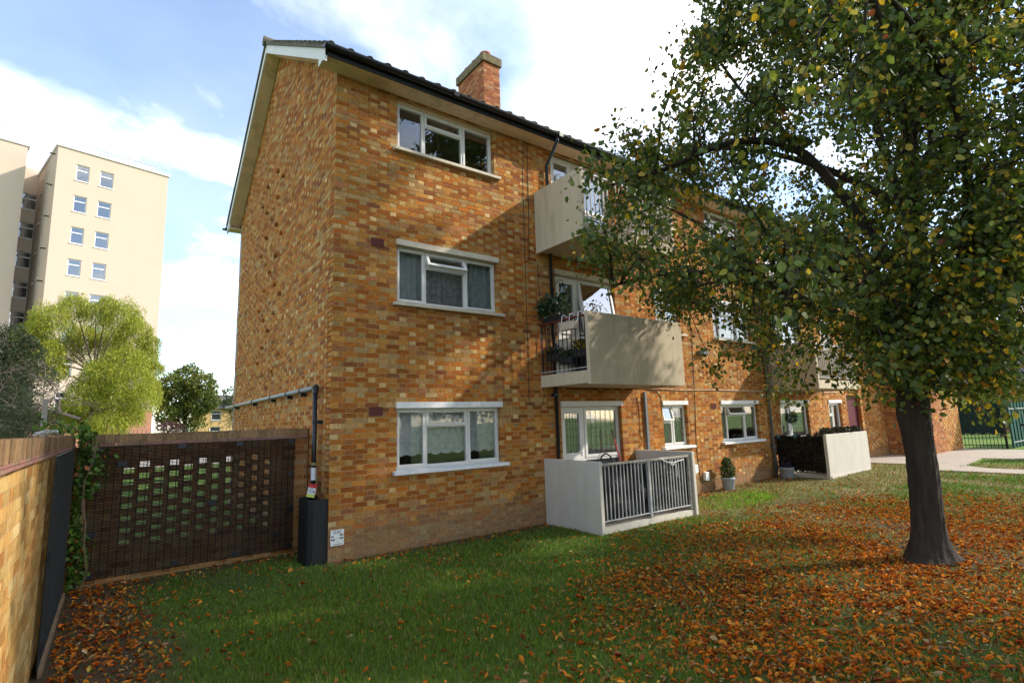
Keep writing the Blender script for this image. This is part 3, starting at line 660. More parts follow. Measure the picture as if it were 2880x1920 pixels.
# entrance
mb = MB(); ringbar(mb, ENT[0], ENT[1], ENT[2], ENT[3], .06, .10, .18); e_ = mb.obj('entrance_door', M('maroon_paint', (.10, .012, .02), rough=.5), blk)
mb = MB(); mb.box(ENT[0]+.06, ENT[1]-.06, .12, .16, ENT[2]+.06, ENT[3]-.06); mb.obj('door_leaf', bpy.data.materials['maroon_paint'], e_)

# ---- balconies
def balusters(parent, pts_x, y, z0, z1, w_=.016, mat=m_rail, axis='x'):
    me = None
    for p in pts_x:
        if me is None:
            b = MB(); b.box(-w_/2, w_/2, -w_/2, w_/2, 0, z1-z0); me = b.mesh('baluster'); me.materials.append(mat)
        o = link('baluster', me, mat); o.location = (p, y, z0) if axis == 'x' else (y, p, z0)
        o.rotation_euler = (random.uniform(-.004, .004), random.uniform(-.004, .004), 0)
        o.parent = parent; o.matrix_parent_inverse = Matrix.Translation(-WL.get(parent, Vector((0, 0, 0))))
def rbox(name, x0, x1, y0, y1, z0, z1, mat, parent):
    mb = MB(); mb.box(x0, x1, y0, y1, z0, z1); o = mb.obj(name, mat, parent)
    bv = o.modifiers.new('bevel', 'BEVEL'); bv.width = .008; bv.segments = 2; return o
def balcony(u, lvl, kind):
    x0, x1, yf = 3.925+u, 6.52+u, -1.29
    z = ST*lvl
    if lvl == 0:
        g0 = -.15; zf = float(gz(x0, -1)); top = 1.155+zf*.4
        mb = MB(); mb.box(x0+.07, x1-.07, -1.36, -.004, g0, .10+zf*.8); root = mb.obj('balcony', m_cwhite, blk)
        if kind == 'rail_front':
            rbox('side_panel', x0, x0+.075, -1.40, -.003, g0, top, m_cwhite, root); rbox('side_panel', x1-.075, x1, -1.40, -.003, g0, top+.02, m_cwhite, root)
            rbox('handrail', x0+.076, x1-.076, -1.36, -1.31, 1.075, 1.115, m_railtop, root)
            rbox('bottom_rail', x0+.077, x1-.077, -1.352, -1.318, .175, .197, m_rail, root)
            rbox('post', (x0+x1)/2-.03, (x0+x1)/2+.03, -1.362, -1.302, .11, 1.074, m_rail, root); rbox('post', x1-.15, x1-.10, -1.36, -1.30, .11, 1.074, m_railtop, root)
            n = 12; L_ = [x0+.11+(1.10)*i/n for i in range(n)]; R_ = [(x0+x1)/2+.1+(1.02)*i/n for i in range(n)]
            balusters(root, L_+R_, -1.335, .19, 1.08)
        else:
            rbox('front_panel', x0+.02, x1, -1.34, -1.26, g0, top+.05, m_cwhite, root); rbox('side_panel', x1-.075, x1-.001, -1.259, -.003, g0, top+.04, m_cwhite, root)
            rbox('handrail', x0, x0+.04, -1.255, -.01, 1.19, 1.225, m_blackm, root); rbox('bottom_rail', x0+.002, x0+.038, -1.255, -.01, .27, .29, m_blackm, root)
            balusters(root, [-.05-1.17*i/11 for i in range(12)], x0+.02, .28, 1.20, .014, m_blackm, 'y')
        return root
    zs, zt = z-.155, z+.02
    mb = MB(); mb.box(x0+.006, x1-.006, yf+.012, -.004, zs+.004, zt); root = mb.obj('balcony', m_conc, blk); bv = root.modifiers.new('bevel', 'BEVEL'); bv.width = .006
    if kind == 'panel_front':
        rbox('front_panel', x0, x1, yf-.03, yf+.05, zs-.035, z+1.07, m_conc, root)
        rbox('edge_beam', x0-.004, x0+.07, yf+.051, -.003, zs-.012, zt+.035, m_conc, root)
        rbox('side_panel', x1-.075, x1-.004, yf+.051, -.003, zs-.03, z+1.05, m_conc, root)
        rbox('handrail', x0+.005, x0+.055, yf+.052, -.01, z+1.0, z+1.035, m_redwood, root); rbox('bottom_rail', x0+.02, x0+.045, yf+.055, -.01, zt+.08, zt+.10, m_rail, root)
        balusters(root, [-.06-1.14*i/10 for i in range(11)], x0+.03, zt+.06, z+1.0, .014, m_blackm, 'y')
    else:
        rbox('side_panel', x0, x0+.075, yf-.03, -.003, zs-.03, z+1.07, m_conc, root); rbox('side_panel', x1-.075, x1, yf-.03, -.003, zs-.03, z+1.07, m_conc, root)
        rbox('edge_beam', x0+.076, x1-.076, yf-.02, yf+.05, zs-.02, zt+.03, m_conc, root)
        rbox('handrail', x0+.077, x1-.077, yf-.01, yf+.03, z+.99, z+1.03, m_rail, root); rbox('bottom_rail', x0+.077, x1-.077, yf-.005, yf+.025, zt+.09, zt+.11, m_rail, root)
        balusters(root, [x0+.16+i*.112 for i in range(21)], yf+.01, zt+.1, z+1.0, .018)
    return root
BAL = balcony(0, 0, 'rail_front'); balcony(0, 1, 'panel_front'); balcony(0, 2, 'rail_front')
balcony(8.32, 0, 'panel_front'); balcony(8.32, 1, 'rail_front'); balcony(8.32, 2, 'panel_front')

# ---- pipes, cables, air bricks
def part_tube(name, pts, r_, mat, n=8, parent=blk):
    mb = MB(); mb.smooth = True; mb.tube(pts, r_, n); return mb.obj(name, mat, parent)
for x, b, mat in ((4.243, .1, m_black), (12.045, .1, m_grey)):
    p = part_tube('downpipe', [(x, EY-.06, EAVE+.06), (x, EY-.06, EAVE-.02), (x, -.06, EAVE-.42), (x, -.06, b)], .036, mat if x < 5 else m_grey, 10)
    for z in (.9, 2.3, 4.1, 5.9): 
        k = MB(); k.tube([(x, -.06, z), (x, -.06, z+.05)], .044, 10); k.box(x-.06, x+.06, -.02, .01, z, z+.05); k.obj('pipe_clip', mat, p)
mb = MB(); mb.box(6.82, 6.885, -.055, .012, 1.13, 2.40); mb.obj('conduit_cover', m_grey, blk)
part_tube('cable', [(6.86, -.012, 2.47), (8.2, -.012, 2.455), (9.6, -.012, 2.468), (11.0, -.012, 2.452), (12.2, -.012, 2.46), (14, -.012, 2.45), (16.5, -.012, 2.46)], .011, m_cablew, 6)
part_tube('cable', [(3.69, -.01, 7.34), (3.655, -.01, 6.2), (3.645, -.01, 4.9), (3.63, -.01, 3.4), (3.622, -.01, 2.25), (3.66, -.012, 2.14), (3.80, -.012, 2.11), (3.95, -.012, 2.14), (3.985, -.01, 2.3), (3.975, -.01, 2.8), (3.97, -.01, 4.0), (3.95, -.01, 4.86), (3.66, -.01, 4.87)], .0055, m_cable, 5)
part_tube('cable', [(3.80, -.01, 7.33), (3.78, -.01, 6.1), (3.75, -.01, 4.95)], .006, m_cable, 5)
part_tube('cable', [(8.82, -.01, 7.0), (8.80, -.01, 5.2), (8.76, -.01, 3.5), (8.72, -.01, 2.7), (8.70, -.01, 2.2), (8.62, -.01, 1.2), (8.64, -.01, .55), (8.70, -.012, .30), (8.85, -.012, .30), (8.87, -.015, .36)], .007, m_cable, 6)
part_tube('cable', [(7.0, -.01, 2.44), (7.3, -.01, 2.42), (7.42, -.01, 2.30), (7.44, -.01, 1.9)], .006, m_cable, 5)
part_tube('cable', [(6.62, -.01, 2.3), (6.66, -.01, 1.9), (6.64, -.01, 1.5), (6.70, -.01, 1.35), (6.55, -.04, 1.22)], .006, m_cable, 5)
part_tube('cable', [(4.6, -.02, 7.3), (4.75, -.10, 7.25), (4.9, -.02, 7.3)], .006, m_cable, 5)
for (x0, x1, z0, z1) in ((8.40, 8.53, .53, .72), (8.80, 8.94, .33, .52)):
    o = rbox('meter_box', x0, x1, -.075, .005, z0, z1, m_signw, blk)
for (x, z) in ((.685, 4.71), (.675, 2.068), (9.455, 2.07), (.685, 7.0-.03)):
    if z > 6: continue
    mb = MB(); hw, hh = .107, .07
    mb.box(x-hw, x+hw, .0, .03, z-hh, z+hh)
    a_ = mb.obj('air_brick', m_air, blk); g_ = MB(); ringbar(g_, x-hw, x+hw, z-hh, z+hh, .016, -.012, -.001)
    for i in range(1, 9): q = x-hw+.016+(2*hw-.032)*i/9; g_.box(q-.004, q+.004, -.010, -.001, z-hh+.016, z+hh-.016)
    for i in range(1, 6): q = z-hh+.016+(2*hh-.032)*i/6; g_.box(x-hw+.016, x+hw-.016, -.009, -.0015, q-.004, q+.004)
    g_.obj('grating', m_air, a_)
    k = MB(); k.box(x-hw+.012, x+hw-.012, -.004, -.0005, z-hh+.012, z+hh-.012); k.obj('vent_void', m_dark, a_)
mb = MB(); mb.box(8.96, 9.28, -.10, .0, 3.335, 3.425); mb.box(8.99, 9.25, -.115, -.10, 3.345, 3.415); mb.obj('floodlight', m_grey, blk)
# gas pipe on the gable
gp = part_tube('gas_pipe', [(-.10, .41, .55), (-.10, .41, 2.44)], .034, m_black, 12)
part_tube('pipe_run', [(-.10, .40, 2.445), (-.10, 8.35, 2.445)], .034, m_pipe, 12, gp)
for y in (1.15, 2.0, 3.2, 4.9, 7.0): 
    k = MB(); k.tube([(-.10, y, 2.445), (-.10, y+.06, 2.445)], .044, 12); k.box(-.09, .0, y+.08, y+.20, 2.36, 2.415); k.obj('pipe_clip', m_black, gp)
k = MB(); k.tube([(-.10, .37, 2.445), (-.10, .46, 2.445)], .046, 12); k.tube([(-.10, .41, 2.36), (-.10, .41, 2.47)], .045, 12); k.obj('pipe_elbow', m_black, gp)
k = MB(); k.tube([(-.10, .41, 1.92), (-.10, .41, 1.96)], .043, 12); k.box(-.10, .0, .36, .40, 1.90, 1.96); k.obj('pipe_clip', m_black, gp)
k = MB(); k.tube([(-.10, .41, 1.10), (-.10, .41, 1.28)], .0365, 12); k.obj('pipe_label', m_signw, gp)
k = MB(); k.tube([(-.10, .41, 1.31), (-.10, .41, 1.35)], .038, 12); k.obj('pipe_band', M('brass', (.3, .25, .12), rough=.4), gp)
k = MB(); k.smooth = False; pr_ = [(-.006, .03), (-.20, .03), (-.265, .06), (-.292, .13), (-.292, .42), (-.265, .49), (-.20, .52), (-.006, .52)]; pi_ = [(-.006, .045), (-.20, .045), (-.255, .07), (-.278, .135), (-.278, .415), (-.255, .48), (-.20, .505), (-.006, .505)]
for i in range(len(pr_)-1):
    p, q = pr_[i], pr_[i+1]; a_, b_ = pi_[i], pi_[i+1]
    k.face([(*p, -.05), (*q, -.05), (*q, .865), (*p, .865)][::-1]); k.face([(*a_, -.05), (*b_, -.05), (*b_, .865), (*a_, .865)]); k.face([(*p, .865), (*q, .865), (*b_, .865), (*a_, .865)][::-1])
k.obj('pipe_guard', m_blackm, blk)

# ------------------------------------------------------------------ gas sign and warning tag
def text(body, size, loc, rot, mat, parent, name='lettering', align='CENTER', ext=.001):
    cu = bpy.data.curves.new('t', 'FONT'); cu.body = body; cu.size = size; cu.extrude = ext; cu.align_x = align; cu.align_y = 'CENTER'
    to = bpy.data.objects.new('t', cu); COL.objects.link(to); bpy.context.view_layer.update()
    me = bpy.data.meshes.new_from_object(to.evaluated_get(bpy.context.evaluated_depsgraph_get())); bpy.data.objects.remove(to)
    o = link(name, me, mat); me.materials.clear(); me.materials.append(mat); o.location = loc; o.rotation_euler = rot; o.parent = parent
    o.matrix_parent_inverse = Matrix.Translation(-WL.get(parent, Vector((0, 0, 0)))); return o
m_ink = M('ink', (.012, .012, .014), rough=.6)
gs = empty('gas_sign', (.122, -.012, .33), 'white GAS notice plate fixed low on the corner of the brick block', 'sign')
mb = MB(); mb.box(.028, .216, -.012, -.004, .225, .435); mb.obj('plate', m_signw, gs)
text('GAS', .062, (.122, -.0135, .402), (R(90), 0, 0), m_ink, gs)
mb = MB()
for (x0, z, n) in ((.040, .335, 2), (.040, .292, 3), (.158, .348, 3), (.158, .305, 3)):
    for i in range(n): mb.box(x0+i*.018, x0+i*.018+.012, -.0135, -.0122, z, z+.026)
for (x0, x1, z) in ((.10, .15, .318), (.107, .145, .275), (.06, .185, .248), (.08, .165, .238)): mb.box(x0, x1, -.0135, -.0122, z, z+.003)
mb.obj('printed_marks', m_ink, gs)
wt = empty('warning_tag', (-.14, .35, .95), 'small red and white card tag hanging on the gas pipe', 'tag')
Mt = Matrix.Translation((-.135, .355, .965)) @ Euler((R(-14), R(14), R(-8))).to_matrix().to_4x4()
mb = MB(); mb.box(-.055, .055, -.002, .0, -.10, .09, M=Mt); mb.obj('card', m_signw, wt)
mb = MB(); mb.box(-.055, .055, -.0035, -.0021, .035, .09, M=Mt); mb.obj('red_band', m_red, wt)
mb = MB(); mb.box(-.055, .055, -.0035, -.0021, -.10, -.055, M=Mt); mb.obj('yellow_band', M('yellow', (.55, .60, .10), rough=.6), wt)
mb = MB()
for i in range(5): mb.box(-.04, .02-.01*(i % 2), -.0036, -.0021, .022-i*.013, .026-i*.013, M=Mt)
mb.box(.02, .042, -.0036, -.0021, -.03, -.005, M=Mt); mb.obj('printed_marks', m_grey, wt)
mb = MB(); mb.tube([(-.135, .355, 1.05), (-.12, .37, 1.09), (-.10, .375, 1.10)], .003, 5); mb.obj('string', m_cable, wt)

# ------------------------------------------------------------------ pierced screen wall with security grille
HX = [-2.341+.1696*i+.058 for i in range(11)]
holes = []
for i, xc in enumerate(HX):
    zt = 1.408 if i % 2 == 0 else 1.483
    for k in range(7): holes.append((xc-.057, xc+.057, zt-.151*k-.078, zt-.151*k))
sw = empty('screen_wall', (-1.45, 1.05, 0), 'pierced brown brick garden wall behind a black security grille, joining the brick block', 'wall')
SWT = 1.70
swc = wall_core('wall', (0, 1.03, 0), (1, 0, 0), (0, -1, 0), -2.95, -.012, -.3, SWT, holes, .215, m_mortar, sw)
sr = courses(-2.93, -.02, -.045-.005, -.1, SWT, holes, rnd)
lay(sr, (0, 1.03, 0), (1, 0, 0), (0, -1, 0), swc, (PAL_SCR, PAL_SCR), rnd, 300)
def coping(parent, p0, ax, L_, nrm, z0, n, w_=.24):
    ax = Vector(ax); nrm = Vector(nrm); p0 = Vector(p0)
    for k, (pz, t, pr) in enumerate(((z0, .016, .03), (z0+.020, .016, .018))):   # tile creasing
        i = 0; a = 0.
        while a < L_:
            b = min(a+.26, L_); mb = MB(); e = .002*random.uniform(-1, 1)
            c = [p0+ax*(a+.003)+nrm*(pr+e), p0+ax*(b-.003)+nrm*(pr+e), p0+ax*(b-.003)-nrm*(w_+pr), p0+ax*(a+.003)-nrm*(w_+pr)]
            lo = [(*v.xy, pz) for v in c]; hi = [(*v.xy, pz+t) for v in c]
            col = (.30*random.uniform(.8, 1.15), .17*random.uniform(.8, 1.1), .12); mb.face(lo[::-1], col); mb.face(hi, col)
            for q in range(4): mb.face([lo[q], lo[(q+1) % 4], hi[(q+1) % 4], hi[q]], col)
            mb.obj('creasing_tile', m_coping, parent); a = b
    mb = MB(); c = [p0+nrm*.012, p0+ax*L_+nrm*.012, p0+ax*L_-nrm*(w_-.012), p0-nrm*(w_-.012)]; mb.face([(*v.xy, z0+.036) for v in c]); mb.face([(*v.xy, z0+.125) for v in c])
    for q in range(4): mb.face([(*c[q].xy, z0+.036), (*c[(q+1) % 4].xy, z0+.036), (*c[(q+1) % 4].xy, z0+.125), (*c[q].xy, z0+.125)])
    mb.obj('coping_bed', m_mortar, parent)
    a = 0.; i = 0
    while a < L_-.02:
        b = min(a+.075, L_); mb = MB(); e = random.uniform(-.003, .003); h = .148+random.uniform(-.003, .003)
        c = [p0+ax*(a+.004)+nrm*(.006+e+.012), p0+ax*(b-.004)+nrm*(.018+e), p0+ax*(b-.004)-nrm*(w_+e-.01), p0+ax*(a+.004)-nrm*(w_+e-.01)]
        lo = [(*v.xy, z0+.037) for v in c]; hi = [(*v.xy, z0+h) for v in c]; k_ = random.uniform(.7, 1.2); col = (.26*k_, .155*k_, .075*k_)
        mb.face(hi, col)
        for q in range(4): mb.face([lo[q], lo[(q+1) % 4], hi[(q+1) % 4], hi[q]], col)
        mb.obj('coping_brick', m_coping, parent); a = b; i += 1
coping(sw, (-2.70, 1.03, 0), (1, 0, 0), 2.68, (0, -1, 0), SWT+.002, 0, .215)
def grille(parent, P, ax, L_, z0, z1, nrm, plates, hs=.0185, vs=.085):
    """welded mesh: fine horizontal wires, wider-set vertical wires, fixing plates"""
    ax = Vector(ax); nrm = Vector(nrm); P = Vector(P); mb = MB()
    def wire(a0, a1, zc0, zc1, d, t):
        c0 = P+ax*a0+nrm*d; c1 = P+ax*a1+nrm*d
        if abs(zc1-zc0) < 1e-6:
            A_ = [c0+Vector((0, 0, zc0-t)), c0+nrm*t*1.6+Vector((0, 0, zc0)), c0+Vector((0, 0, zc0+t))]; B_ = [v+(c1-c0) for v in A_]
        else:
            A_ = [c0+ax*(-t)+Vector((0, 0, zc0)), c0+nrm*t*1.6+Vector((0, 0, zc0)), c0+ax*t+Vector((0, 0, zc0))]; B_ = [v+Vector((0, 0, zc1-zc0)) for v in A_]
        i = len(mb.v); mb.v += [tuple(v) for v in A_+B_]
        for q in ((0, 1, 4, 3), (1, 2, 5, 4), (2, 0, 3, 5)): mb.f.append(tuple(i+t_ for t_ in q)); mb.c.append(None)
    z = z0
    while z < z1: wire(0, L_, z, z, 0, .0053); z += hs
    a = 0.
    while a <= L_+.001: wire(a, a, z0, z1, .007, .0045); a += vs
    g_ = mb.obj('security_grille', m_blackm, parent)
    for (a, z) in plates:
        k = MB(); c = P+ax*a+nrm*.016
        Mx = Matrix((tuple(ax)+(0,), tuple(nrm)+(0,), (0, 0, 1, 0), (0, 0, 0, 1))).transposed(); Mx.translation = c
        k.box(-.045, .045, 0, .006, z-.032, z+.032, M=Mx); k.box(-.009, .009, .006, .012, z-.009, z+.009, M=Mx); k.obj('fixing_plate', M('plate_black', (.02, .022, .026), rough=.35) if 'plate_black' not in bpy.data.materials else bpy.data.materials['plate_black'], g_)
    return g_
grille(sw, (-2.69, 1.0, 0), (1, 0, 0), 2.465, .08, 1.70, (0, -1, 0), [(.06, 1.66), (.06, 1.15), (.06, .62), (.06, .12), (.33, 1.47), (.98, 1.66), (1.70, 1.66), (2.42, 1.66), (2.42, 1.18), (2.42, .68), (2.42, .13), (.98, .13), (1.70, .13), (1.38, .86), (2.22, .33)])
# left-hand wall running towards the camera
lw = empty('garden_wall', (-3.0, -2, 0), 'yellow brick garden wall with brick coping running towards the viewer at far left', 'wall')
lwc = wall_core('wall', (-2.88, 0, 0), (0, 1, 0), (1, 0, 0), -7.0, 1.24, -.3, SWT, [], .215, m_mortar, lw)
lr = courses(-7.0, 1.02, -.045, -.1, SWT, [], rnd)
lay(lr, (-2.88, 0, 0), (0, 1, 0), (1, 0, 0), lwc, (PAL_YEL, PAL_YEL), rnd, 300)
coping(lw, (-2.88, -7.0, 0), (0, 1, 0), 8.22, (1, 0, 0), SWT+.002, 0, .215)
grille(lw, (-2.845, -1.93, 0), (0, 1, 0), 2.5, .06, 1.69, (1, 0, 0), [(.06, 1.6), (.06, .9), (.06, .2)], .0185, .085)
mb = MB(); mb.box(-2.835, -2.81, -1.9, .6, -.05, .07); mb.obj('base_board', M('weathered_timber', (.26, .17, .10), rough=.9, var=.3, scale=8), lw)

# ------------------------------------------------------------------ foliage helpers
LEAF_V = [(0, 0, 0), (.22, .30, .05), (.22, -.30, .05), (.55, .36, .07), (.55, -.36, .07), (.30, 0, -.01), (.65, 0, -.02), (.84, .18, .0), (.84, -.18, .0), (1.0, 0, -.10)]
LEAF_F = [(0, 2, 5), (0, 5, 1), (5, 2, 4, 6), (5, 6, 3, 1), (6, 4, 8), (6, 7, 3), (6, 8, 9), (6, 9, 7)]
SLEAF_V = [(0, 0, 0), (.30, .33, .06), (.30, -.33, .06), (.48, 0, -.02), (.72, .27, .05), (.72, -.27, .05), (1.03, 0, -.10)]; SLEAF_F = [(0, 2, 3), (0, 3, 1), (3, 2, 5), (3, 4, 1), (3, 5, 6), (3, 6, 4)]
QUAD_V = [(0, 0, 0), (.5, .32, .06), (1, 0, -.05), (.5, -.32, .06)]; QUAD_F = [(0, 3, 2, 1)]
NARROW_V = [(0, 0, 0), (.45, .10, .02), (1, 0, -.08), (.45, -.10, .02)]
def colmix(n, pal):
    cs = np.array([p[0] for p in pal]); wt_ = np.array([p[1] for p in pal], float); ix = rng.choice(len(pal), n, p=wt_/wt_.sum())
    return cs[ix]*rng.uniform(.72, 1.3, (n, 1))*rng.uniform(.93, 1.07, (n, 3))
def rand_dirs(n, zb=0.):
    v = rng.normal(size=(n, 3)); v[:, 2] += zb; return v/np.linalg.norm(v, axis=1, keepdims=True)
def clump_points(blobs, per, shell=.55):
    out_ = []
    for (x, y, z, r_) in blobs:
        n = max(8, int(per*r_*r_)); d = rand_dirs(n); rr = r_*(shell+(1.12-shell)*rng.random(n)**.6)*(1+.18*np.sin(d[:, 0]*5+x)*np.cos(d[:, 2]*6+y)); out_.append(np.array([x, y, z])+d*rr[:, None])
    return np.concatenate(out_)
def foliage(name, pos, size, pal, mat, parent, tv=QUAD_V, tf=QUAD_F, droop=0., jitter=.4, kind='stuff'):
    n = len(pos); nr = rand_dirs(n, .4); X_, Y_, Z_ = frames(nr, rng.uniform(0, 6.28, n))
    if droop:
        X_ = X_*(1-droop)+np.array([0, 0, -1.])*droop; X_ /= np.linalg.norm(X_, axis=1, keepdims=True); Y_ = np.cross(Z_, X_); Y_ /= np.linalg.norm(Y_, axis=1, keepdims=True); Z_ = np.cross(X_, Y_)
    me = scatter(name, tv, tf, pos, X_, Y_, Z_, size*rng.uniform(1-jitter, 1+jitter, n), colmix(n, pal))
    return link(name, me, mat, parent, kind=kind)
def arc(p, q, sag, n=5):
    p, q = Vector(p), Vector(q); return [p.lerp(q, i/n)+Vector((0, 0, sag*math.sin(math.pi*i/n))) for i in range(n+1)]

# ------------------------------------------------------------------ the tree on the lawn
tree = empty('lawn_tree', (TREE[0], TREE[1], 0), 'large green tree turning yellow with a dark leaning trunk on the lawn', 'tree')
rr_ = Vector((math.cos(yaw), -math.sin(yaw), 0))
tp = [(-0.15, 0.05, 0.34), (0.0, 0.055, 0.285), (0.1, 0.06, 0.225), (0.24, 0.075, 0.183), (0.45, 0.095, 0.16), (0.72, 0.11, 0.1552), (1.0, 0.125, 0.1528), (1.3, 0.13, 0.1488), (1.55, 0.118, 0.1536), (1.75, 0.105, 0.1648), (1.93, 0.105, 0.1712), (2.1, 0.125, 0.1616), (2.3, 0.165, 0.1456), (2.62, 0.24, 0.1445), (3.2, 0.33, 0.1307), (3.74, 0.43, 0.1221), (4.6, 0.52, 0.1075), (5.6, 0.58, 0.086), (7.0, 0.68, 0.075), (8.2, 0.75, 0.06), (9.6, 0.8, 0.045), (11.2, 0.82, 0.03), (12.6, 0.8, 0.012)]
TP = [(Vector((TREE[0], TREE[1], z))+rr_*o_, r_) for z, o_, r_ in tp]
tk = MB(); tk.smooth = True; nseg = 72
zs_t = [z for z in np.arange(-.15, 3.2, .03)]+[z for z in np.arange(3.2, 12.61, .2)]
tz = [t_[0] for t_ in tp]
for z in zs_t:
    o_ = float(np.interp(z, tz, [t_[1] for t_ in tp])); r_ = float(np.interp(z, tz, [t_[2] for t_ in tp])); p = Vector((TREE[0], TREE[1], float(z)))+rr_*o_
    for q in range(nseg):
        A = 2*math.pi*q/nseg; fl = max(0, .42-z)/.42
        ridge = .5+.5*math.sin(A*17+1.6*math.sin(z*2.3+A*2)+.9*math.sin(z*7.1+A*5)); ridge2 = math.sin(A*31+3.1*math.sin(z*3.7)+z*4)
        k = 1+.045*math.sin(3*A+z*2.1)+.02*math.sin(7*A+z*5)+fl*(.10*max(0, math.sin(2.5*A+.6))+.30*max(0, math.cos(A-3.2))**5+.30*max(0, math.cos(A-5.6))**6)
        tk.v.append(tuple(p+Vector((math.cos(A), math.sin(A), 0))*(r_*k+(.014*ridge**.6+.005*ridge2*math.sin(z*23+A*9))*min(1, r_/.15))))
for j in range(len(zs_t)-1):
    for q in range(nseg):
        a = j*nseg+q; b = j*nseg+(q+1) % nseg; tk.f.append((a, b, b+nseg, a+nseg)); tk.c.append(None)
def on_trunk(z):
    for i in range(len(TP)-1):
        if TP[i][0].z <= z <= TP[i+1][0].z:
            t = (z-TP[i][0].z)/(TP[i+1][0].z-TP[i][0].z); return TP[i][0].lerp(TP[i+1][0], t), TP[i][1]*(1-t)+TP[i+1][1]*t
LIMBS = []
def limb(pts, r0, r1=.018):
    pts = [Vector(p) for p in pts]; fine = []
    for i in range(len(pts)-1):
        a, b, c, d = pts[max(i-1, 0)], pts[i], pts[i+1], pts[min(i+2, len(pts)-1)]
        for s_ in range(4):
            t = s_/4; fine.append(.5*((2*b)+(c-a)*t+(2*a-5*b+4*c-d)*t*t+(3*b-a-3*c+d)*t**3))
    fine.append(pts[-1]); k = len(fine); rad = [r0+(r1-r0)*(i/(k-1))**.8 for i in range(k)]
    tk.tube(fine, rad, 8); LIMBS.append((fine, rad))
P_ = lambda z: tuple(on_trunk(z)[0])
limb([P_(3.3), (5.35, -5.15, 4.2), (4.75, -4.75, 5.25), (4.25, -4.35, 5.5), (3.73, -4.04, 5.38), (3.2, -3.7, 5.1), (2.6, -3.2, 4.9)], .085)
limb([(4.75, -4.75, 5.25), (4.75, -4.45, 5.8), (4.6, -4.1, 6.4), (4.3, -3.9, 7.0)], .04)
limb([P_(2.9), (5.5, -5.0, 3.4), (4.77, -4.7, 3.75), (4.06, -4.01, 3.75), (3.3, -3.3, 3.75), (2.75, -3.0, 3.6)], .065)
limb([P_(4.2), (5.6, -5.4, 5.0), (5.38, -5.35, 5.84), (5.08, -5.08, 7.11), (4.8, -4.8, 8.2)], .08)
limb([P_(3.6), (6.2, -5.9, 4.2), (6.6, -6.4, 4.9), (7.0, -7.0, 5.9), (7.4, -7.6, 6.6)], .085)
limb([P_(2.5), (5.5, -5.9, 3.3), (5.2, -6.2, 4.1), (4.4, -6.4, 4.9), (3.4, -6.4, 5.4), (2.5, -6.3, 5.6)], .075)
limb([P_(3.9), (5.0, -5.8, 4.9), (4.0, -6.0, 5.8), (2.9, -6.1, 6.3), (2.1, -6.2, 6.3)], .065)
limb([P_(3.0), (6.5, -4.8, 3.8), (7.3, -4.3, 4.5), (8.3, -3.9, 5.0), (9.2, -3.6, 5.1)], .08)
limb([P_(2.2), (6.4, -5.4, 2.7), (7.2, -5.3, 3.0), (8.2, -5.4, 3.1), (9.1, -5.6, 2.9)], .06)
limb([P_(4.8), (6.9, -5.6, 5.8), (7.6, -5.3, 6.9), (8.1, -5.0, 7.7)], .06)
limb([P_(4.5), (5.9, -4.6, 5.4), (5.6, -3.6, 6.1), (5.2, -2.6, 6.4), (4.7, -1.9, 6.2)], .065)
limb([P_(2.7), (5.9, -4.4, 3.3), (5.8, -3.5, 3.9), (5.6, -2.6, 4.1), (5.3, -2.0, 3.9)], .055)
limb([P_(5.4), (5.3, -6.2, 6.5), (4.6, -6.7, 7.5), (4.0, -7.0, 8.1)], .05)
limb([P_(3.4), (6.2, -6.2, 4.0), (6.0, -6.8, 4.8), (5.6, -7.2, 5.3)], .06)
limb([P_(2.35), (5.2, -5.5, 2.75), (4.6, -5.4, 3.0), (3.9, -5.3, 3.15), (3.2, -5.0, 3.05)], .05)
limb([P_(5.8), (6.6, -4.9, 7.0), (6.5, -4.3, 8.2), (6.4, -3.8, 9.6)], .045)
limb([P_(7.4), (5.6, -4.9, 8.8), (4.9, -4.3, 10.0), (4.4, -3.8, 10.9)], .045)
limb([P_(7.8), (7.1, -5.3, 9.2), (7.7, -4.9, 10.6)], .04)
limb([P_(8.6), (6.0, -4.6, 9.9), (5.9, -3.7, 10.9)], .035)
LP = np.array([tuple(p) for f_, _ in LIMBS for p in f_[3:]]+[tuple(on_trunk(z)[0]) for z in (4.5, 5.2, 6, 6.8, 7.6, 8.4, 9.2, 10, 10.8, 11.6)])
def rmax(z): return float(np.interp(z, [1.6, 2.2, 3.0, 4.0, 5.6, 6.4, 7.2, 8.2, 9.4, 11, 12.8], [2.6, 3.3, 4.0, 4.4, 4.2, 3.5, 3.1, 2.95, 3.0, 2.7, .9]))
def zlow(p):                       # the skirt of the crown: low round the trunk, higher towards the flats
    q = Vector((p[0]-TREE[0], p[1]-TREE[1], 0)); s_ = q.dot(rr_); t_ = q.x*math.sin(yaw)+q.y*math.cos(yaw)
    return 1.87+(float(np.interp(s_, [-4.6, -3.9, -3.1, -2.3, -1.6, -.8, .5, 3], [4.4, 3.85, 3.55, 3.1, 2.45, 2.08, 2.0, 2.02]))-1.87)*(1+t_/6.8)
tw_pos, tw_dir = [], []; trnd = random.Random(21)
tips = []
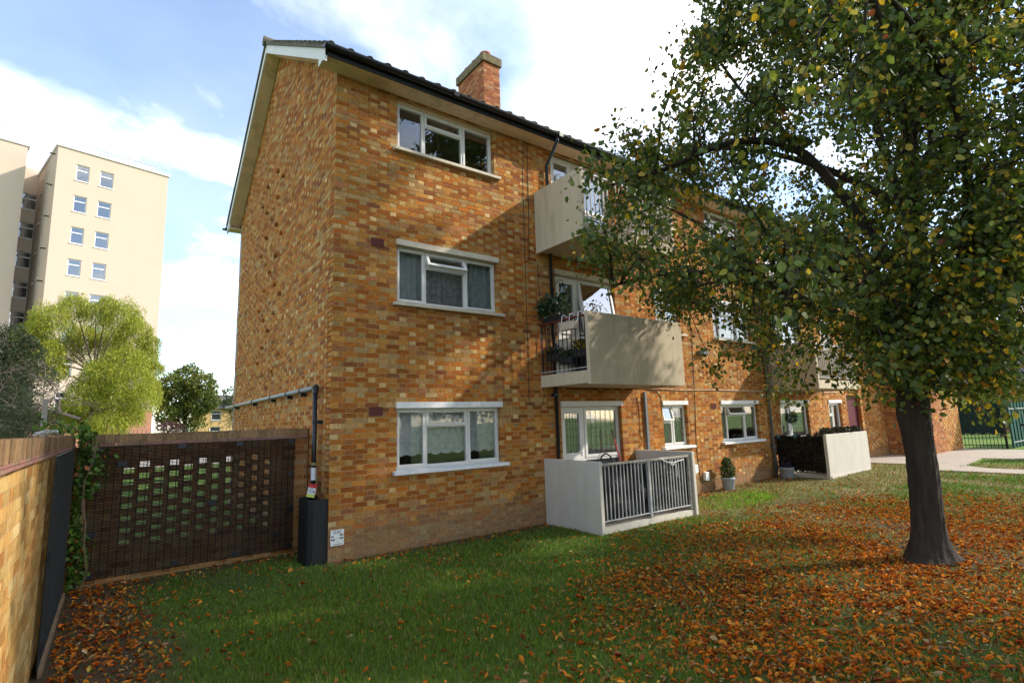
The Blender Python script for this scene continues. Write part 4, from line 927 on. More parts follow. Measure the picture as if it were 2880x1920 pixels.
while len(tips) < 1010:
    u_ = trnd.random(); z = trnd.uniform(1.8, 9.2) if u_ < .66 else trnd.uniform(1.8, 4.5) if u_ < .82 else trnd.uniform(5.3, 8.3)
    if len(tips) >= 800: z = trnd.uniform(8.4, 12.6)       # the top of the crown, above the picture
    A = trnd.uniform(0, 6.283); r_ = rmax(z)*(trnd.random()**.42)
    if math.sin(A) < -.30: r_ *= .50 if z < 5 else .66                      # shape thinned away from the flats so sun reaches the garden wall
    c0 = on_trunk(min(max(z, 2), 12))[0]; sh = float(np.interp(z, [2, 3, 5, 6], [.3, .5, .5, .12])); P = Vector((c0.x+math.cos(A)*r_-sh, c0.y+math.sin(A)*r_+sh*.55, z))
    if z < zlow(P) or (r_ < .7 and z < 6 and trnd.random() < .6): continue
    tips.append(P)
TWV = MB(); TWV.smooth = True
for t in tips:
    d = np.linalg.norm(LP-np.array(t)+np.array([0, 0, .25]), axis=1); b = Vector(LP[int(np.argmin(d))]); L_ = (t-b).length
    pts = arc(b, t, .10*L_ if t.z > 3.5 else .28*L_, 5); pts = [p+Vector((trnd.uniform(-.04, .04), trnd.uniform(-.04, .04), trnd.uniform(-.04, .04))) if 0 < i < 5 else p for i, p in enumerate(pts)]
    tk.tube(pts, [.018, .014, .011, .009, .006, .003], 4, cap=False)
    n_sub = 5
    ends = [(pts[2], pts[5])]
    for s_ in range(n_sub):
        q = pts[trnd.randint(2, 5)]; e = q+Vector((trnd.uniform(-.42, .42), trnd.uniform(-.42, .42), trnd.uniform(-.48, .22))); ends.append((q, e)); tk.tube([q, q.lerp(e, .5)+Vector((0, 0, .03)), e], [.006, .004, .002], 3, cap=False)
    for (q, e) in ends:
        for s_ in range(trnd.randint(17, 27)):
            f_ = trnd.random(); o_ = Vector((trnd.gauss(0, .10), trnd.gauss(0, .10), trnd.gauss(-.03, .085))); tw_pos.append(tuple(q.lerp(e, f_)+o_))
tk.obj('trunk', m_bark, tree)
lp_ = np.array(tw_pos); n = len(lp_)
nr = rand_dirs(n, .35); X_, Y_, Z_ = frames(nr, rng.uniform(0, 6.28, n)); X_ = X_*.55+np.array([0, 0, -.45]); X_ /= np.linalg.norm(X_, axis=1, keepdims=True); Y_ = np.cross(Z_, X_); Y_ /= np.linalg.norm(Y_, axis=1, keepdims=True); Z_ = np.cross(X_, Y_)
GREENS = [((.075, .118, .015), 34), ((.105, .145, .017), 30), ((.048, .080, .014), 16), ((.17, .175, .02), 18)]
lc = colmix(n, GREENS); yl = nz(lp_[:, 0]*1.2+lp_[:, 2], lp_[:, 1]*1.2-lp_[:, 2]*.6, 1.0, 2); isy = rng.random(n) < .075+.42*np.clip(yl-.42, 0, 1)
lc[isy] = colmix(int(isy.sum()), [((.52, .34, .018), 58), ((.38, .31, .035), 28), ((.42, .18, .015), 8), ((.16, .05, .02), 4)])
sz = .076*rng.uniform(.45, 1.3, n)*np.where(lp_[:, 2] > 9.3, 1.45, 1.)
dv = lp_-np.array(CAM); zc = dv@np.array(fwd); uu = 1440+1492.8*(dv@np.array(rt2))/zc; vv = 960-1492.8*(dv@np.array(up2))/zc
inview = (zc > .5) & (uu > 0) & (uu < 2880) & (vv > 0) & (vv < 1920)
score = np.where(inview, sz/np.maximum(zc, .5), 0); ordr = np.argsort(-score); big_ix = ordr[:300]; rest = np.ones(n, bool); rest[big_ix] = False
cme = scatter('crown', SLEAF_V, SLEAF_F, lp_[rest], X_[rest], Y_[rest], Z_[rest], sz[rest], lc[rest], True)
crown = link('crown', cme, m_leaf, tree, kind='stuff')
variants = {}
def single_leaf(name, parent, P, X0, Y0, Z0, s_, colr, mat, tv=LEAF_V, tf=LEAF_F, kinds=14, store=variants, tag_=''):
    key = (tag_, tuple(np.round(np.array(colr)*22).astype(int)))
    if key not in store:
        me = bpy.data.meshes.new(name); me.from_pydata([tuple(v) for v in tv], [], tf); at = me.attributes.new('Col', 'FLOAT_COLOR', 'FACE'); at.data.foreach_set('color', [*colr, 1]*len(tf)); me.materials.append(mat); store[key] = me
    o = bpy.data.objects.new(name, store[key]); COL.objects.link(o)
    Mx = Matrix((tuple(X0)+(0,), tuple(Y0)+(0,), tuple(Z0)+(0,), (0, 0, 0, 1))).transposed() @ Matrix.Scale(s_, 4); Mx.translation = Vector(P)
    o.matrix_basis = Mx; o.parent = parent; o.matrix_parent_inverse = Matrix.Translation(-WL.get(parent, Vector((0, 0, 0)))); return o
for i in big_ix: single_leaf('leaf', crown, lp_[i], X_[i], Y_[i], Z_[i], float(sz[i]), [float(v) for v in lc[i]], m_leaf)

# ------------------------------------------------------------------ fallen leaves
def allowed(x, y):
    a = (x > -2.78) & ~((x < .03) & (y > .93)) & ~((x > 0) & (y > -.03)) & ~((x > 3.9) & (x < 6.55) & (y > -1.42)) & ~((x > 12.2) & (x < 14.9) & (y > -1.37)) & (np.hypot(x-TREE[0]-.05, y-TREE[1]+.03) > .255) & ~((x < .03) & (x > -.32) & (y > 0) & (y < .55))
    pth_ = ((x > 15.15) & (x < 16.4)) | ((x > 16.3) & (y > -2.9)) | (x > 19.8); return a & ~(pth_ & (y > -14) & ~((x < 16.6) & (y > -2.3)))
cand = 460000; fx = rng.uniform(-2.8, 18, cand); fy = rng.uniform(-9.3, 1.0, cand); cell = 20.8*10.3/cand
keep = (rng.random(cand) < litter_density(fx, fy)*cell) & allowed(fx, fy); fx, fy = fx[keep], fy[keep]
n = len(fx); fz = gz(fx, fy)+rng.uniform(.004, .030, n)
LT, LTS = [], []
for k in range(5):
    cu = [.22, .55, .10, .95, .38][k]; tw = [.2, -.35, .55, .1, -.7][k]
    for T_, B_ in ((LT, LEAF_V), (LTS, SLEAF_V)): T_.append([((x-.5)*1.15, y*(.86-.42*cu), z*1.1+cu*abs(y)*1.3+cu*.7*(x-.5)**2+tw*y*(x-.5)) for x, y, z in B_])
nr = rand_dirs(n, 2.0); X_, Y_, Z_ = frames(nr, rng.uniform(0, 6.28, n)); sz = np.clip(.038*np.exp(rng.normal(0, .36, n)), .015, .068)
LITPAL = [((.58, .165, .014), 38), ((.46, .110, .012), 26), ((.62, .26, .030), 18), ((.22, .055, .016), 18), ((.34, .20, .09), 10), ((.46, .30, .05), 5), ((.50, .36, .16), 4), ((.30, .045, .015), 4)]
lc = colmix(n, LITPAL); kind_ = rng.integers(0, 5, n); P_l = np.stack([fx, fy, fz], 1)
dv = P_l-np.array(CAM); zc = dv@np.array(fwd); uu = 1440+1492.8*(dv@np.array(rt2))/zc; vv = 960-1492.8*(dv@np.array(up2))/zc
sc_ = np.where((zc > .5) & (uu > 20) & (uu < 2860) & (vv > 0) & (vv < 1900), sz/np.maximum(zc, .5), 0); top = np.argsort(-sc_)[:300]; rest = np.ones(n, bool); rest[top] = False
lit = None
for k in range(5):
    s_ = rest & (kind_ == k)
    if k == 0: acc_V, acc_C = [], []
    P0 = P_l[s_][:, None, :]+sz[s_][:, None, None]*sum(np.asarray(LTS[k])[None, :, q:q+1]*F_[s_][:, None, :] for q, F_ in enumerate((X_, Y_, Z_)))
    acc_V.append(P0.reshape(-1, 3)); acc_C.append(np.repeat(lc[s_], len(SLEAF_V), axis=0))
V_ = np.concatenate(acc_V); nl = len(V_)//len(SLEAF_V); lpz = np.concatenate([np.asarray(f) for f in SLEAF_F])
lme = big_mesh('leaf_litter', V_, np.arange(nl)[:, None]*len(SLEAF_V)+lpz[None], np.tile([len(f) for f in SLEAF_F], nl), np.concatenate(acc_C))
tag(link('leaf_litter', lme, m_litter), 'carpet of dry orange leaves scattered over the lawn', 'leaf litter', kind='stuff')
lv = {}
for i in top: single_leaf('fallen_leaf', ground, P_l[i], X_[i], Y_[i], Z_[i], float(sz[i]), [float(v) for v in lc[i]], m_litter, LT[kind_[i]], LEAF_F, store=lv, tag_=str(kind_[i]))

# ------------------------------------------------------------------ grass
n = 380000; th = rng.uniform(R(-8), R(92), n); rr2 = np.exp(rng.uniform(math.log(3.3), math.log(24), n)); x = CAM.x+rr2*np.sin(th); y = CAM.y+rr2*np.cos(th)
ga = grass_amount(x, y); pthm = allowed(x, y) & (y < 1.0) & (x < 23)
isl = (x > 16.4) & (x < 19.8) & (y < -2.95); pthm = pthm | isl
keep = pthm & (rng.random(n) < .10+.95*ga)
x, y, rr2, ga = x[keep], y[keep], rr2[keep], ga[keep]; n = len(x); z = np.where(isl[keep], .2, gz(x, y))
hgt = (.022+.048*ga*rng.random(n))*rng.uniform(.6, 1.3, n)*(1+.25*(rr2 > 8)); wdt = .0028*np.clip(rr2/5, .8, 3.2)*rng.uniform(.7, 1.3, n)
A = rng.uniform(0, 6.28, n); side = np.stack([np.cos(A), np.sin(A), np.zeros(n)], 1)*wdt[:, None]; B = rng.uniform(0, 6.28, n); lean = np.stack([np.cos(B), np.sin(B), np.zeros(n)], 1)*(hgt*rng.uniform(.1, .9, n))[:, None]
p = np.stack([x, y, z], 1); upv = np.array([0, 0, 1.])
V_ = np.stack([p-side, p+side, p+lean*.35+upv*(hgt*.6)[:, None]+side*.8, p+lean*.35+upv*(hgt*.6)[:, None]-side*.8, p+lean+upv*hgt[:, None]], 1).reshape(-1, 3)
lpz = np.array([0, 1, 2, 3, 3, 2, 4]); loops = np.arange(n)[:, None]*5+lpz[None]; sizes = np.tile([4, 3], n)
gc = colmix(n, [((.115, .205, .014), 40), ((.15, .25, .018), 30), ((.08, .155, .014), 20), ((.24, .26, .04), 10)])
dryp = np.clip(sstep(.35, .75, nz(x, y, 1.0, 7))*sstep(3.2, 6.5, x)*.8+.5*sstep(-2.9, -1.2, y)*sstep(6, 7.5, x)*(1-sstep(0, .4, ell(x, y, 8.3, -1.05, 1.6, .8)))+.10+.35*sstep(.05, .5, ell(x, y, 5.9, -4.9, 6.2, 3.4)), 0, .85)
dm = rng.random(n) < dryp; gc[dm] = colmix(int(dm.sum()), [((.30, .23, .085), 50), ((.22, .18, .06), 50)])
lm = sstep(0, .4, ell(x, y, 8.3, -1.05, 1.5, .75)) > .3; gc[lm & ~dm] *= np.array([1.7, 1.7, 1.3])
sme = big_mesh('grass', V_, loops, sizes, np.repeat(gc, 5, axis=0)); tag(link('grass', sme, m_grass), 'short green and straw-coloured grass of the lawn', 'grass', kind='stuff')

# ------------------------------------------------------------------ ivy at the wall corner
ivy = empty('ivy', (-2.82, .9, 0), 'green ivy climbing the corner where the two garden walls meet', 'plant')
st = MB()
for k in range(5):
    pts = [(-2.80+.03*k, .95-.05*k, 0)]
    for j in range(1, 8): pts.append((-2.80+.03*k+random.uniform(-.05, .06), .95-.05*k-random.uniform(0, .06), j*.26))
    st.tube(pts, .007, 5)
st.tube([(-2.80, .85, 1.85), (-2.85, .5, 1.93), (-2.95, .1, 1.98), (-3.0, -.3, 2.0)], .006, 5); st.tube([(-2.78, .9, 1.85), (-2.6, .85, 1.80), (-2.45, .84, 1.70)], .005, 5)
st.obj('stem', m_barkw, ivy)
pp = []
for z in np.arange(.1, 1.95, .011):
    for q in range(13):
        wd = .045+.03*math.sin(z*5.1)+(.045 if 1.1 < z < 1.7 else 0); pp.append((-2.80+abs(random.gauss(0, wd)), .93-abs(random.gauss(0, .09)), z+random.gauss(0, .03)))
for t in np.linspace(0, 1, 90): pp.append((-2.82-.25*t+random.gauss(0, .05), .85-1.2*t+random.gauss(0, .05), 1.88+.10*t+random.gauss(0, .04)))
foliage('leaves', np.array(pp), .054, [((.075, .15, .02), 45), ((.12, .21, .03), 30), ((.04, .08, .016), 18), ((.36, .11, .02), 4)], m_ivy, ivy, LEAF_V, LEAF_F, .3)

# ------------------------------------------------------------------ pots and balcony things
def pot(name, x, y, z, r_, h, label, cat='plant', gpal=None, fr_=None, nleaf=700, size=.05, tall=.4, group=None):
    e = empty(name, (x, y, z), label, cat, group)
    mb = MB(); mb.smooth = True; mb.lathe([(0, z), (r_*.78, z), (r_*.82, z+.01), (r_*.97, z+h-.05), (r_*1.03, z+h-.045), (r_*1.03, z+h), (r_*.93, z+h), (r_*.9, z+h-.06)], x, y, 24); mb.obj('pot', m_pot, e)
    mb = MB(); mb.face([(x+r_*.92*math.cos(q*.5236), y+r_*.92*math.sin(q*.5236), z+h-.04) for q in range(12)]); mb.obj('soil', m_dark, e)
    st = MB()
    for k in range(6):
        A = k*1.05; st.tube([(x, y, z+h-.05), (x+.3*r_*math.cos(A), y+.3*r_*math.sin(A), z+h+tall*.4), (x+.6*r_*math.cos(A), y+.6*r_*math.sin(A), z+h+tall*.85)], [.008, .006, .003], 5)
    st.obj('stem', m_barkw, e)
    P0 = []
    for k in range(nleaf):
        t = random.random(); rad = fr_(t)*math.sqrt(random.random()); A = random.uniform(0, 6.283); P0.append((x+rad*math.cos(A), y+rad*math.sin(A), z+h-.02+t*tall))
    foliage('leaves', np.array(P0), size, gpal, m_ivy, e, LEAF_V, LEAF_F, -.25); return e
pot('potted_shrub', 9.40, -.26, .07, .155, .30, 'grey pot with an upright glossy green shrub standing below the leaded windows', gpal=[((.05, .09, .02), 50), ((.10, .14, .03), 30), ((.03, .05, .015), 20)], fr_=lambda t: .17*math.sin(math.pi*(.25+.65*t)), tall=.46)
pot('potted_heather', 12.02, -.36, .115, .185, .30, 'grey pot of dark purple heather beside the grey downpipe', gpal=[((.06, .03, .075), 60), ((.03, .035, .025), 40)], fr_=lambda t: .20*(1-t*.5), nleaf=500, size=.035, tall=.14)
# shrub in a trough on the first-floor balcony corner
e = empty('balcony_shrub', (3.97, -.42, 3.66), 'dark green leafy shrub on the corner of the first-floor balcony rail', 'plant')
mb = MB(); mb.box(3.94, 4.06, -.66, -.10, 3.665, 3.76); mb.obj('trough', m_blackm, e)
mb = MB()
for k in range(8): mb.tube([(3.98, -.62+.06*k, 3.78), (3.97+random.uniform(-.1, .1), -.62+.06*k, 4.0)], .006, 4)
mb.obj('stem', m_barkw, e)
foliage('leaves', clump_points([(3.98, -.50, 3.95, .19), (3.98, -.30, 3.98, .20), (3.98, -.15, 3.92, .17)], 6500, .2), .062, [((.025, .055, .025), 60), ((.04, .08, .03), 40)], m_ivy, e, LEAF_V, LEAF_F)
# lantern on a bracket
e = empty('lantern', (4.40, -.22, 4.25), 'small black metal lantern hanging beside the first-floor balcony door', 'lantern')
mb = MB(); mb.tube([(4.33, -.01, 4.35), (4.34, -.05, 4.50), (4.37, -.14, 4.57), (4.40, -.22, 4.55), (4.40, -.22, 4.52)], .007, 6); mb.obj('bracket', m_blackm, e)
mb = MB(); mb.lathe([(0, 4.50), (.012, 4.50), (.02, 4.47), (.05, 4.45), (.055, 4.43), (.02, 4.43)], 4.40, -.22, 8); mb.lathe([(0, 4.27), (.075, 4.27), (.075, 4.29), (.03, 4.30)], 4.40, -.22, 8); mb.obj('lantern_cap', m_blackm, e)
mb = MB(); mb.lathe([(.05, 4.30), (.055, 4.43)], 4.40, -.22, 8); mb.obj('lantern_glass', m_glass, e)
for k in range(8):
    mb = MB(); A = k*math.pi/4; mb.tube([(4.40+.055*math.cos(A), -.22+.055*math.sin(A), 4.295), (4.40+.058*math.cos(A), -.22+.058*math.sin(A), 4.435)], .005, 4); mb.obj('lantern_bar', m_blackm, e)
# planters, boxes and washing behind the first-floor side railing
Z1 = ST+.02
def flower(name, y, z, label, pal, h=.22, box_c=(.03, .03, .03)):
    e = empty(name, (4.08, y, z), label, 'planter'); mb = MB(); mb.box(4.03, 4.17, y-.16, y+.16, z, z+.13, box_c); mb.obj('box', m_col, e)
    foliage('leaves', clump_points([(4.09, y-.06, z+.18, .10), (4.09, y+.08, z+.20, .11)], 9000, .2), .045, pal, m_ivy, e, LEAF_V, LEAF_F); return e
flower('planter', -.98, Z1+.30, 'black planter of yellow flowers behind the first-floor balcony bars', [((.03, .06, .015), 60), ((.55, .42, .03), 40)])
flower('planter', -.60, Z1+.20, 'black planter of dark green herbs behind the first-floor balcony bars', [((.025, .05, .018), 80), ((.20, .18, .04), 20)])
flower('planter', -.25, Z1+.30, 'black planter of trailing leaves nearest the wall behind the first-floor bars', [((.025, .045, .018), 100)])
e = empty('storage_box', (4.5, -.85, Z1), 'black storage box on the first-floor balcony', 'box'); o = rbox('box', 4.30, 4.85, -1.15, -.55, Z1+.002, Z1+.62, m_blackm, e); rbox('lid', 4.28, 4.87, -1.17, -.53, Z1+.622, Z1+.66, m_black, e)
e = empty('cardboard_box', (4.35, -.35, Z1), 'pale cardboard box on the first-floor balcony by the wall', 'box'); rbox('box', 4.22, 4.55, -.48, -.12, Z1+.002, Z1+.70, m_cwhite, e); rbox('lid_flap', 4.21, 4.40, -.49, -.11, Z1+.702, Z1+.715, m_cablew, e)
e = empty('hanging_trough', (3.95, -.92, 3.40), 'pale trough hooked over the red first-floor rail', 'planter')
mb = MB(); mb.box(3.82, 3.92, -1.08, -.72, 3.42, 3.56); mb.obj('trough', m_cablew, e)
for y in (-1.12, -.9, -.70):
    mb = MB(); mb.tube([(3.88, y, 3.55), (3.90, y, 3.70), (3.96, y, 3.72), (4.01, y, 3.69), (4.01, y, 3.58)], .008, 6); mb.obj('hook', m_sillw, e)
e = empty('red_ball', (4.08, -1.15, Z1+.55), 'small bright red ball-shaped ornament behind the first-floor bars', 'ornament'); mb = MB(); mb.smooth = True; mb.lathe([(.001, Z1+.48), (.045, Z1+.495), (.065, Z1+.545), (.045, Z1+.60), (.001, Z1+.615)], 4.06, -1.16, 12); mb.obj('ball', m_red, e)
# ground-floor balcony: plastic sheet, rope, broom, hose
e = empty('plastic_sheet', (5.2, -1.30, .12), 'black plastic sheeting tied behind the ground-floor balcony bars', 'sheet')
mb = MB(); mb.smooth = True; nx_, nz_ = 50, 14
for i in range(nx_+1):
    for j in range(nz_+1):
        x_ = 4.02+2.40*i/nx_; z_ = .16+.90*j/nz_; mb.v.append((x_, -1.285+.022*math.sin(x_*9+z_*5)+.014*math.sin(x_*23-z_*11)+.012*math.sin(z_*17+x_*4), z_+.02*math.sin(x_*7)))
for i in range(nx_):
    for j in range(nz_): a = i*(nz_+1)+j; mb.f.append((a, a+nz_+1, a+nz_+2, a+1)); mb.c.append(None)
mb.obj('sheet', m_pcover, e)
e = empty('rope', (5.9, -1.37, 1.0), 'knotted white rope tied to the ground-floor balcony bars', 'rope')
mb = MB(); mb.smooth = True
mb.tube([(5.55, -1.34, 1.12), (5.62, -1.375, 1.06), (5.75, -1.37, 1.02), (5.88, -1.375, 1.0), (6.0, -1.37, 1.02), (6.12, -1.37, 1.03), (6.2, -1.372, 1.04)], .009, 6); mb.tube([(5.80, -1.37, 1.0), (5.84, -1.385, .96), (5.92, -1.38, .98), (5.86, -1.378, 1.03), (5.78, -1.37, 1.01)], .009, 6); mb.tube([(5.98, -1.365, 1.02), (5.99, -1.37, .9), (6.0, -1.37, .78), (6.01, -1.37, .72)], .006, 6)
mb.obj('cord', m_sillw, e)
e = empty('broom', (5.85, -.15, .1), 'broom with a red and grey handle leaning beside the balcony door', 'broom')
mb = MB(); mb.tube([(5.93, -.30, .2), (5.72, -.06, 1.55)], .012, 8); mb.obj('handle', m_red, e); mb = MB(); mb.tube([(5.735, -.077, 1.45), (5.72, -.06, 1.62)], .015, 8); mb.obj('grip', m_cable, e); mb = MB(); mb.box(5.80, 6.06, -.34, -.27, .105, .20); mb.obj('head', m_grey, e)
e = empty('hose', (5.45, -.5, 1.0), 'coiled black hose looped above the ground-floor balcony rail', 'hose'); mb = MB(); mb.smooth = True
mb.tube([(5.20+.14*math.cos(q*.35-.4), -.40+.01*q, .98+.20*math.sin(q*.35-.4)) for q in range(12)], .017, 8); mb.tube([(5.20, -.40, .1), (5.28, -.40, .5), (5.33, -.40, .92)], .017, 8); mb.obj('hose_coil', m_black, e)
# leafy screening on the far ground-floor balcony
e = empty('leaf_screen', (12.28, -.65, .25), 'dark brown leafy screening tied to the far ground-floor balcony railing', 'screen')
pp = np.stack([12.30+rng.normal(0, .025, 2600), rng.uniform(-1.24, -.03, 2600), rng.uniform(.30, 1.24, 2600)], 1); pq = np.stack([rng.uniform(12.3, 14.7, 1500), -1.20+rng.normal(0, .04, 1500), 1.20+rng.uniform(0, .20, 1500)], 1)
foliage('leaves', np.concatenate([pp, pq]), .055, [((.035, .028, .015), 55), ((.07, .05, .03), 25), ((.02, .025, .012), 20)], m_ivy, e, LEAF_V, LEAF_F)
mb = MB()
for z in (.45, .75, 1.05): mb.tube([(12.315, -1.24, z), (12.315, -.03, z)], .006, 5)
mb.obj('cane', m_cable, e)
mb = MB(); mb.box(12.325, 12.335, -1.24, -.03, .31, 1.20); mb.obj('woven_backing', M('woven_brown', (.030, .022, .014), rough=.95, var=.5, scale=40), e)
e = empty('topiary_ball', (12.75, -.28, 1.72), 'round dark green topiary ball hanging by the far ground-floor balcony door', 'plant'); foliage('leaves', clump_points([(12.75, -.28, 1.70, .15)], 26000, .6), .035, [((.02, .05, .03), 70), ((.03, .07, .04), 30)], m_ivy, e, LEAF_V, LEAF_F)
mb = MB(); mb.tube([(12.75, -.28, 1.8), (12.75, -.2, 2.1), (12.75, -.02, 2.15)], .005, 5); mb.obj('hanger', m_cable, e)
for q, (yy, zz_) in enumerate(((-.10, 1.27), (-.55, 1.28))):
    e = empty('clothes_peg', (12.27, yy, zz_), 'turquoise cloth pegged %s on the far balcony rail' % ('near the downpipe' if q == 0 else 'halfway along'), 'cloth'); mb = MB(); mb.box(12.24, 12.26, yy-.025, yy+.025, zz_-.10, zz_-.02, (.06, .24, .28)); mb.box(12.242, 12.258, yy-.04, yy-.025, zz_-.13, zz_-.05, (.06, .24, .28)); mb.obj('cloth', m_col, e)

# ------------------------------------------------------------------ adjoining wing, railings, gate, bin
wing = empty('brick_wing', (21.4, -1.1, .2), 'reddish brick wing with a low wall at the far end of the flats', 'building')
wl = wall_core('side_wall', (20.32, 0, 0), (0, 1, 0), (-1, 0, 0), -1.1, .26, -.1, 6.6, [], .3, m_mortar, wing)
lay(courses(-1.1, .26, -.045, .1, 6.6, [], rnd), (20.32, 0, 0), (0, 1, 0), (-1, 0, 0), wl, (PAL_RED, PAL_S), rnd, 0)
wf = wall_core('front_wall', (0, -1.1, 0), (1, 0, 0), (0, -1, 0), 20.33, 22.6, -.1, 6.6, [], .25, m_mortar, wing)
lay(courses(20.33, 22.6, -.045, .1, 6.6, [], rnd), (0, -1.1, 0), (1, 0, 0), (0, -1, 0), wf, (PAL_RED, PAL_S), rnd, 0)
wf2 = wall_core('low_wall', (0, -1.1, 0), (1, 0, 0), (0, -1, 0), 22.602, 24.6, -.1, 2.45, [], .25, m_mortar, wing)
lay(courses(22.602, 24.6, -.045, .1, 2.45, [], rnd), (0, -1.1, 0), (1, 0, 0), (0, -1, 0), wf2, (PAL_S, PAL_YEL), rnd, 0)
mb = MB(); mb.box(20.2, 22.8, -1.25, 7, 6.6, 6.75); mb.obj('roof', m_tile, wing)
mb = MB(); mb.box(20.6, 22.5, -.8, 7, -.1, 6.59); mb.obj('rear_mass', m_redbrick, wing)
mb = MB(); mb.box(22.6, 24.62, -1.12, -.83, 2.452, 2.52); mb.obj('coping', m_conc, wing)
def railing(name, p0, p1, z0, z1, n, label, mat=m_blackm, r_=.011, cat='fence', spikes=False, midz=None):
    e = empty(name, (p0[0], p0[1], z0), label, cat); p0, p1 = Vector((*p0, 0)), Vector((*p1, 0)); mb = MB(); mb.tube([(0, 0, 0), (0, 0, z1-z0)], [r_, r_*(.9 if not spikes else .7)], 6); me = mb.mesh('bar'); me.materials.append(mat)
    for i in range(n):
        p = p0.lerp(p1, i/(n-1)); o = link('bar', me, mat); o.location = (p.x, p.y, z0); par(o, e)
    for z in ([z0+.15, z1-.2]+([midz] if midz else [])):
        k = MB(); k.tube([(p0.x, p0.y, z), (p1.x, p1.y, z)], r_*1.5, 5); k.obj('rail', mat, e)
    return e
fe = railing('railing_fence', (24.75, -.80), (25.35, -2.22), .2, 1.98, 15, 'black metal railings with dark green netting between the low wall and the green gate', midz=.75)
mb = MB(); mb.smooth = True; k = 30
for i in range(k+1):
    t = i/k; x_, y_ = 24.80+.6*t, -.80-1.42*t; mb.v += [(x_+.05+.015*math.sin(i*1.7), y_, .78+.02*math.sin(i)), (x_+.05+.015*math.sin(i*2.3), y_, 1.95)]
for i in range(k): mb.f.append((2*i, 2*i+2, 2*i+3, 2*i+1)); mb.c.append(None)
mb.obj('netting', M('dark_netting', (.010, .035, .026), rough=.8), fe)
for y_, x_ in ((-.78, 24.74), (-2.25, 25.36)):
    mb = MB(); mb.box(x_-.035, x_+.035, y_-.035, y_+.035, .15, 2.05); mb.obj('post', m_blackm, fe)
gt = empty('green_gate', (25.4, -2.3, .2), 'green ribbed metal gate panels beyond the black railings at right', 'gate')
for i in range(8):
    x_ = 25.4+.52*i; mb = MB(); mb.box(x_, x_+.51, -2.42, -2.39, .26, 1.97); o = mb.obj('gate_panel', m_green, gt); k = MB(); k.box(x_-.02, x_+.03, -2.455, -2.421, .24, 1.99); k.obj('rib', m_green, o)
mb = MB(); mb.box(25.4, 29.5, -2.465, -2.456, 1.70, 1.75); mb.box(25.4, 29.5, -2.465, -2.456, .42, .47); mb.obj('rail', m_pipe, gt)
bn = empty('wheelie_bin', (20.4, -3.95, .2), 'dark grey bin with a red edge at the right side of the picture', 'bin')
mb = MB(); P0 = [(20.05, -4.40), (20.65, -4.40), (20.65, -3.83), (20.05, -3.83)]; P1 = [(19.98, -4.50), (20.75, -4.50), (20.75, -3.73), (19.98, -3.73)]
lo = [(*p, .27) for p in P0]; hi = [(*p, 1.22) for p in P1]; mb.face(lo[::-1]); mb.face(hi)
for i in range(4): mb.face([lo[i], lo[(i+1) % 4], hi[(i+1) % 4], hi[i]])
mb.obj('body', m_grey, bn); rbox('lid', 19.95, 20.80, -4.53, -3.70, 1.222, 1.29, m_blackm, bn)
mb = MB(); mb.box(19.99, 20.02, -3.80, -3.775, .22, .80); mb.obj('red_edge', m_red, bn)
for x_ in (20.12, 20.58):
    mb = MB(); mb.tube([(x_-.03, -3.85, .30), (x_+.03, -3.85, .30)], .08, 12); mb.obj('wheel', m_black, bn)

# ------------------------------------------------------------------ background trees and shrubs
def bg_tree(name, blobs, label, per, size, pal, trunk, tv=QUAD_V, droop=0., mat=m_bg, cat='tree', shell=.5, extra=None):
    bx, by = trunk[0], trunk[1]; e = empty(name, (bx, by, 0), label, cat); mb = MB(); mb.smooth = True; zt = max(b[2] for b in blobs)*.62
    base = Vector((bx, by, -.05)); tip = Vector((bx+random.uniform(-.2, .2), by, zt)); tr = trunk[2]; mb.tube([base, base.lerp(tip, .4)+Vector((.08, 0, 0)), tip], [tr, tr*.8, tr*.45], 8)
    for (x_, y_, z_, r_) in blobs:
        s_ = base.lerp(tip, min(.95, max(.3, (z_-r_*1.2)/zt))); mb.tube(arc(s_, (x_, y_, z_), .12*r_, 4), [tr*.35, tr*.28, tr*.2, tr*.13, tr*.06], 5, cap=False)
        for q in range(3): d = Vector((random.gauss(0, 1), random.gauss(0, 1), random.gauss(.3, 1))).normalized()*r_*.8; mb.tube([(x_, y_, z_), Vector((x_, y_, z_))+d], [tr*.08, tr*.03], 3, cap=False)
    mb.obj('trunk', m_barkw if cat != 'tree' or 'willow' in name else m_bark, e)
    P0 = clump_points(blobs, per, shell)
    if extra is not None: P0 = np.concatenate([P0, extra])
    foliage('crown', P0, size, pal, mat, e, tv, QUAD_F, droop); return e
WILLOW = [(-5.9, 23.3, 5.3, .5), (-1.35, 24.0, 6.25, .5), (-4.9, 23.8, 4.75, .55), (-5.45, 23.6, 6.75, .45), (-3.1, 23.3, 7.95, .4), (-1.0, 24.2, 5.0, .4), (-4.33, 23.45, 7.75, .6), (-5.01, 23.0, 7.0, .77), (-5.74, 23.81, 6.09, .68), (-3.51, 23.24, 7.39, .61), (-2.53, 22.99, 7.33, .82), (-1.97, 24.0, 6.8, .75), (-2.97, 25.54, 6.29, .88), (-4.0, 25.16, 6.61, .64), (-4.6, 25.02, 5.91, .73), (-5.08, 23.35, 5.67, .58), (-1.53, 24.39, 5.57, .65), (-2.22, 23.62, 5.24, .94), (-3.01, 23.31, 4.56, .91), (-2.0, 23.11, 4.16, 1.03), (-3.59, 23.42, 3.75, .8), (-2.6, 25.58, 3.24, .98), (-1.38, 25.26, 3.66, .78), (-3.73, 25.19, 2.61, .94), (-4.38, 25.14, 2.83, .62), (-2.7, 23.37, 2.25, .81), (-1.9, 23.72, 2.75, .62), (-1.17, 24.65, 4.28, .44)]
ex = []
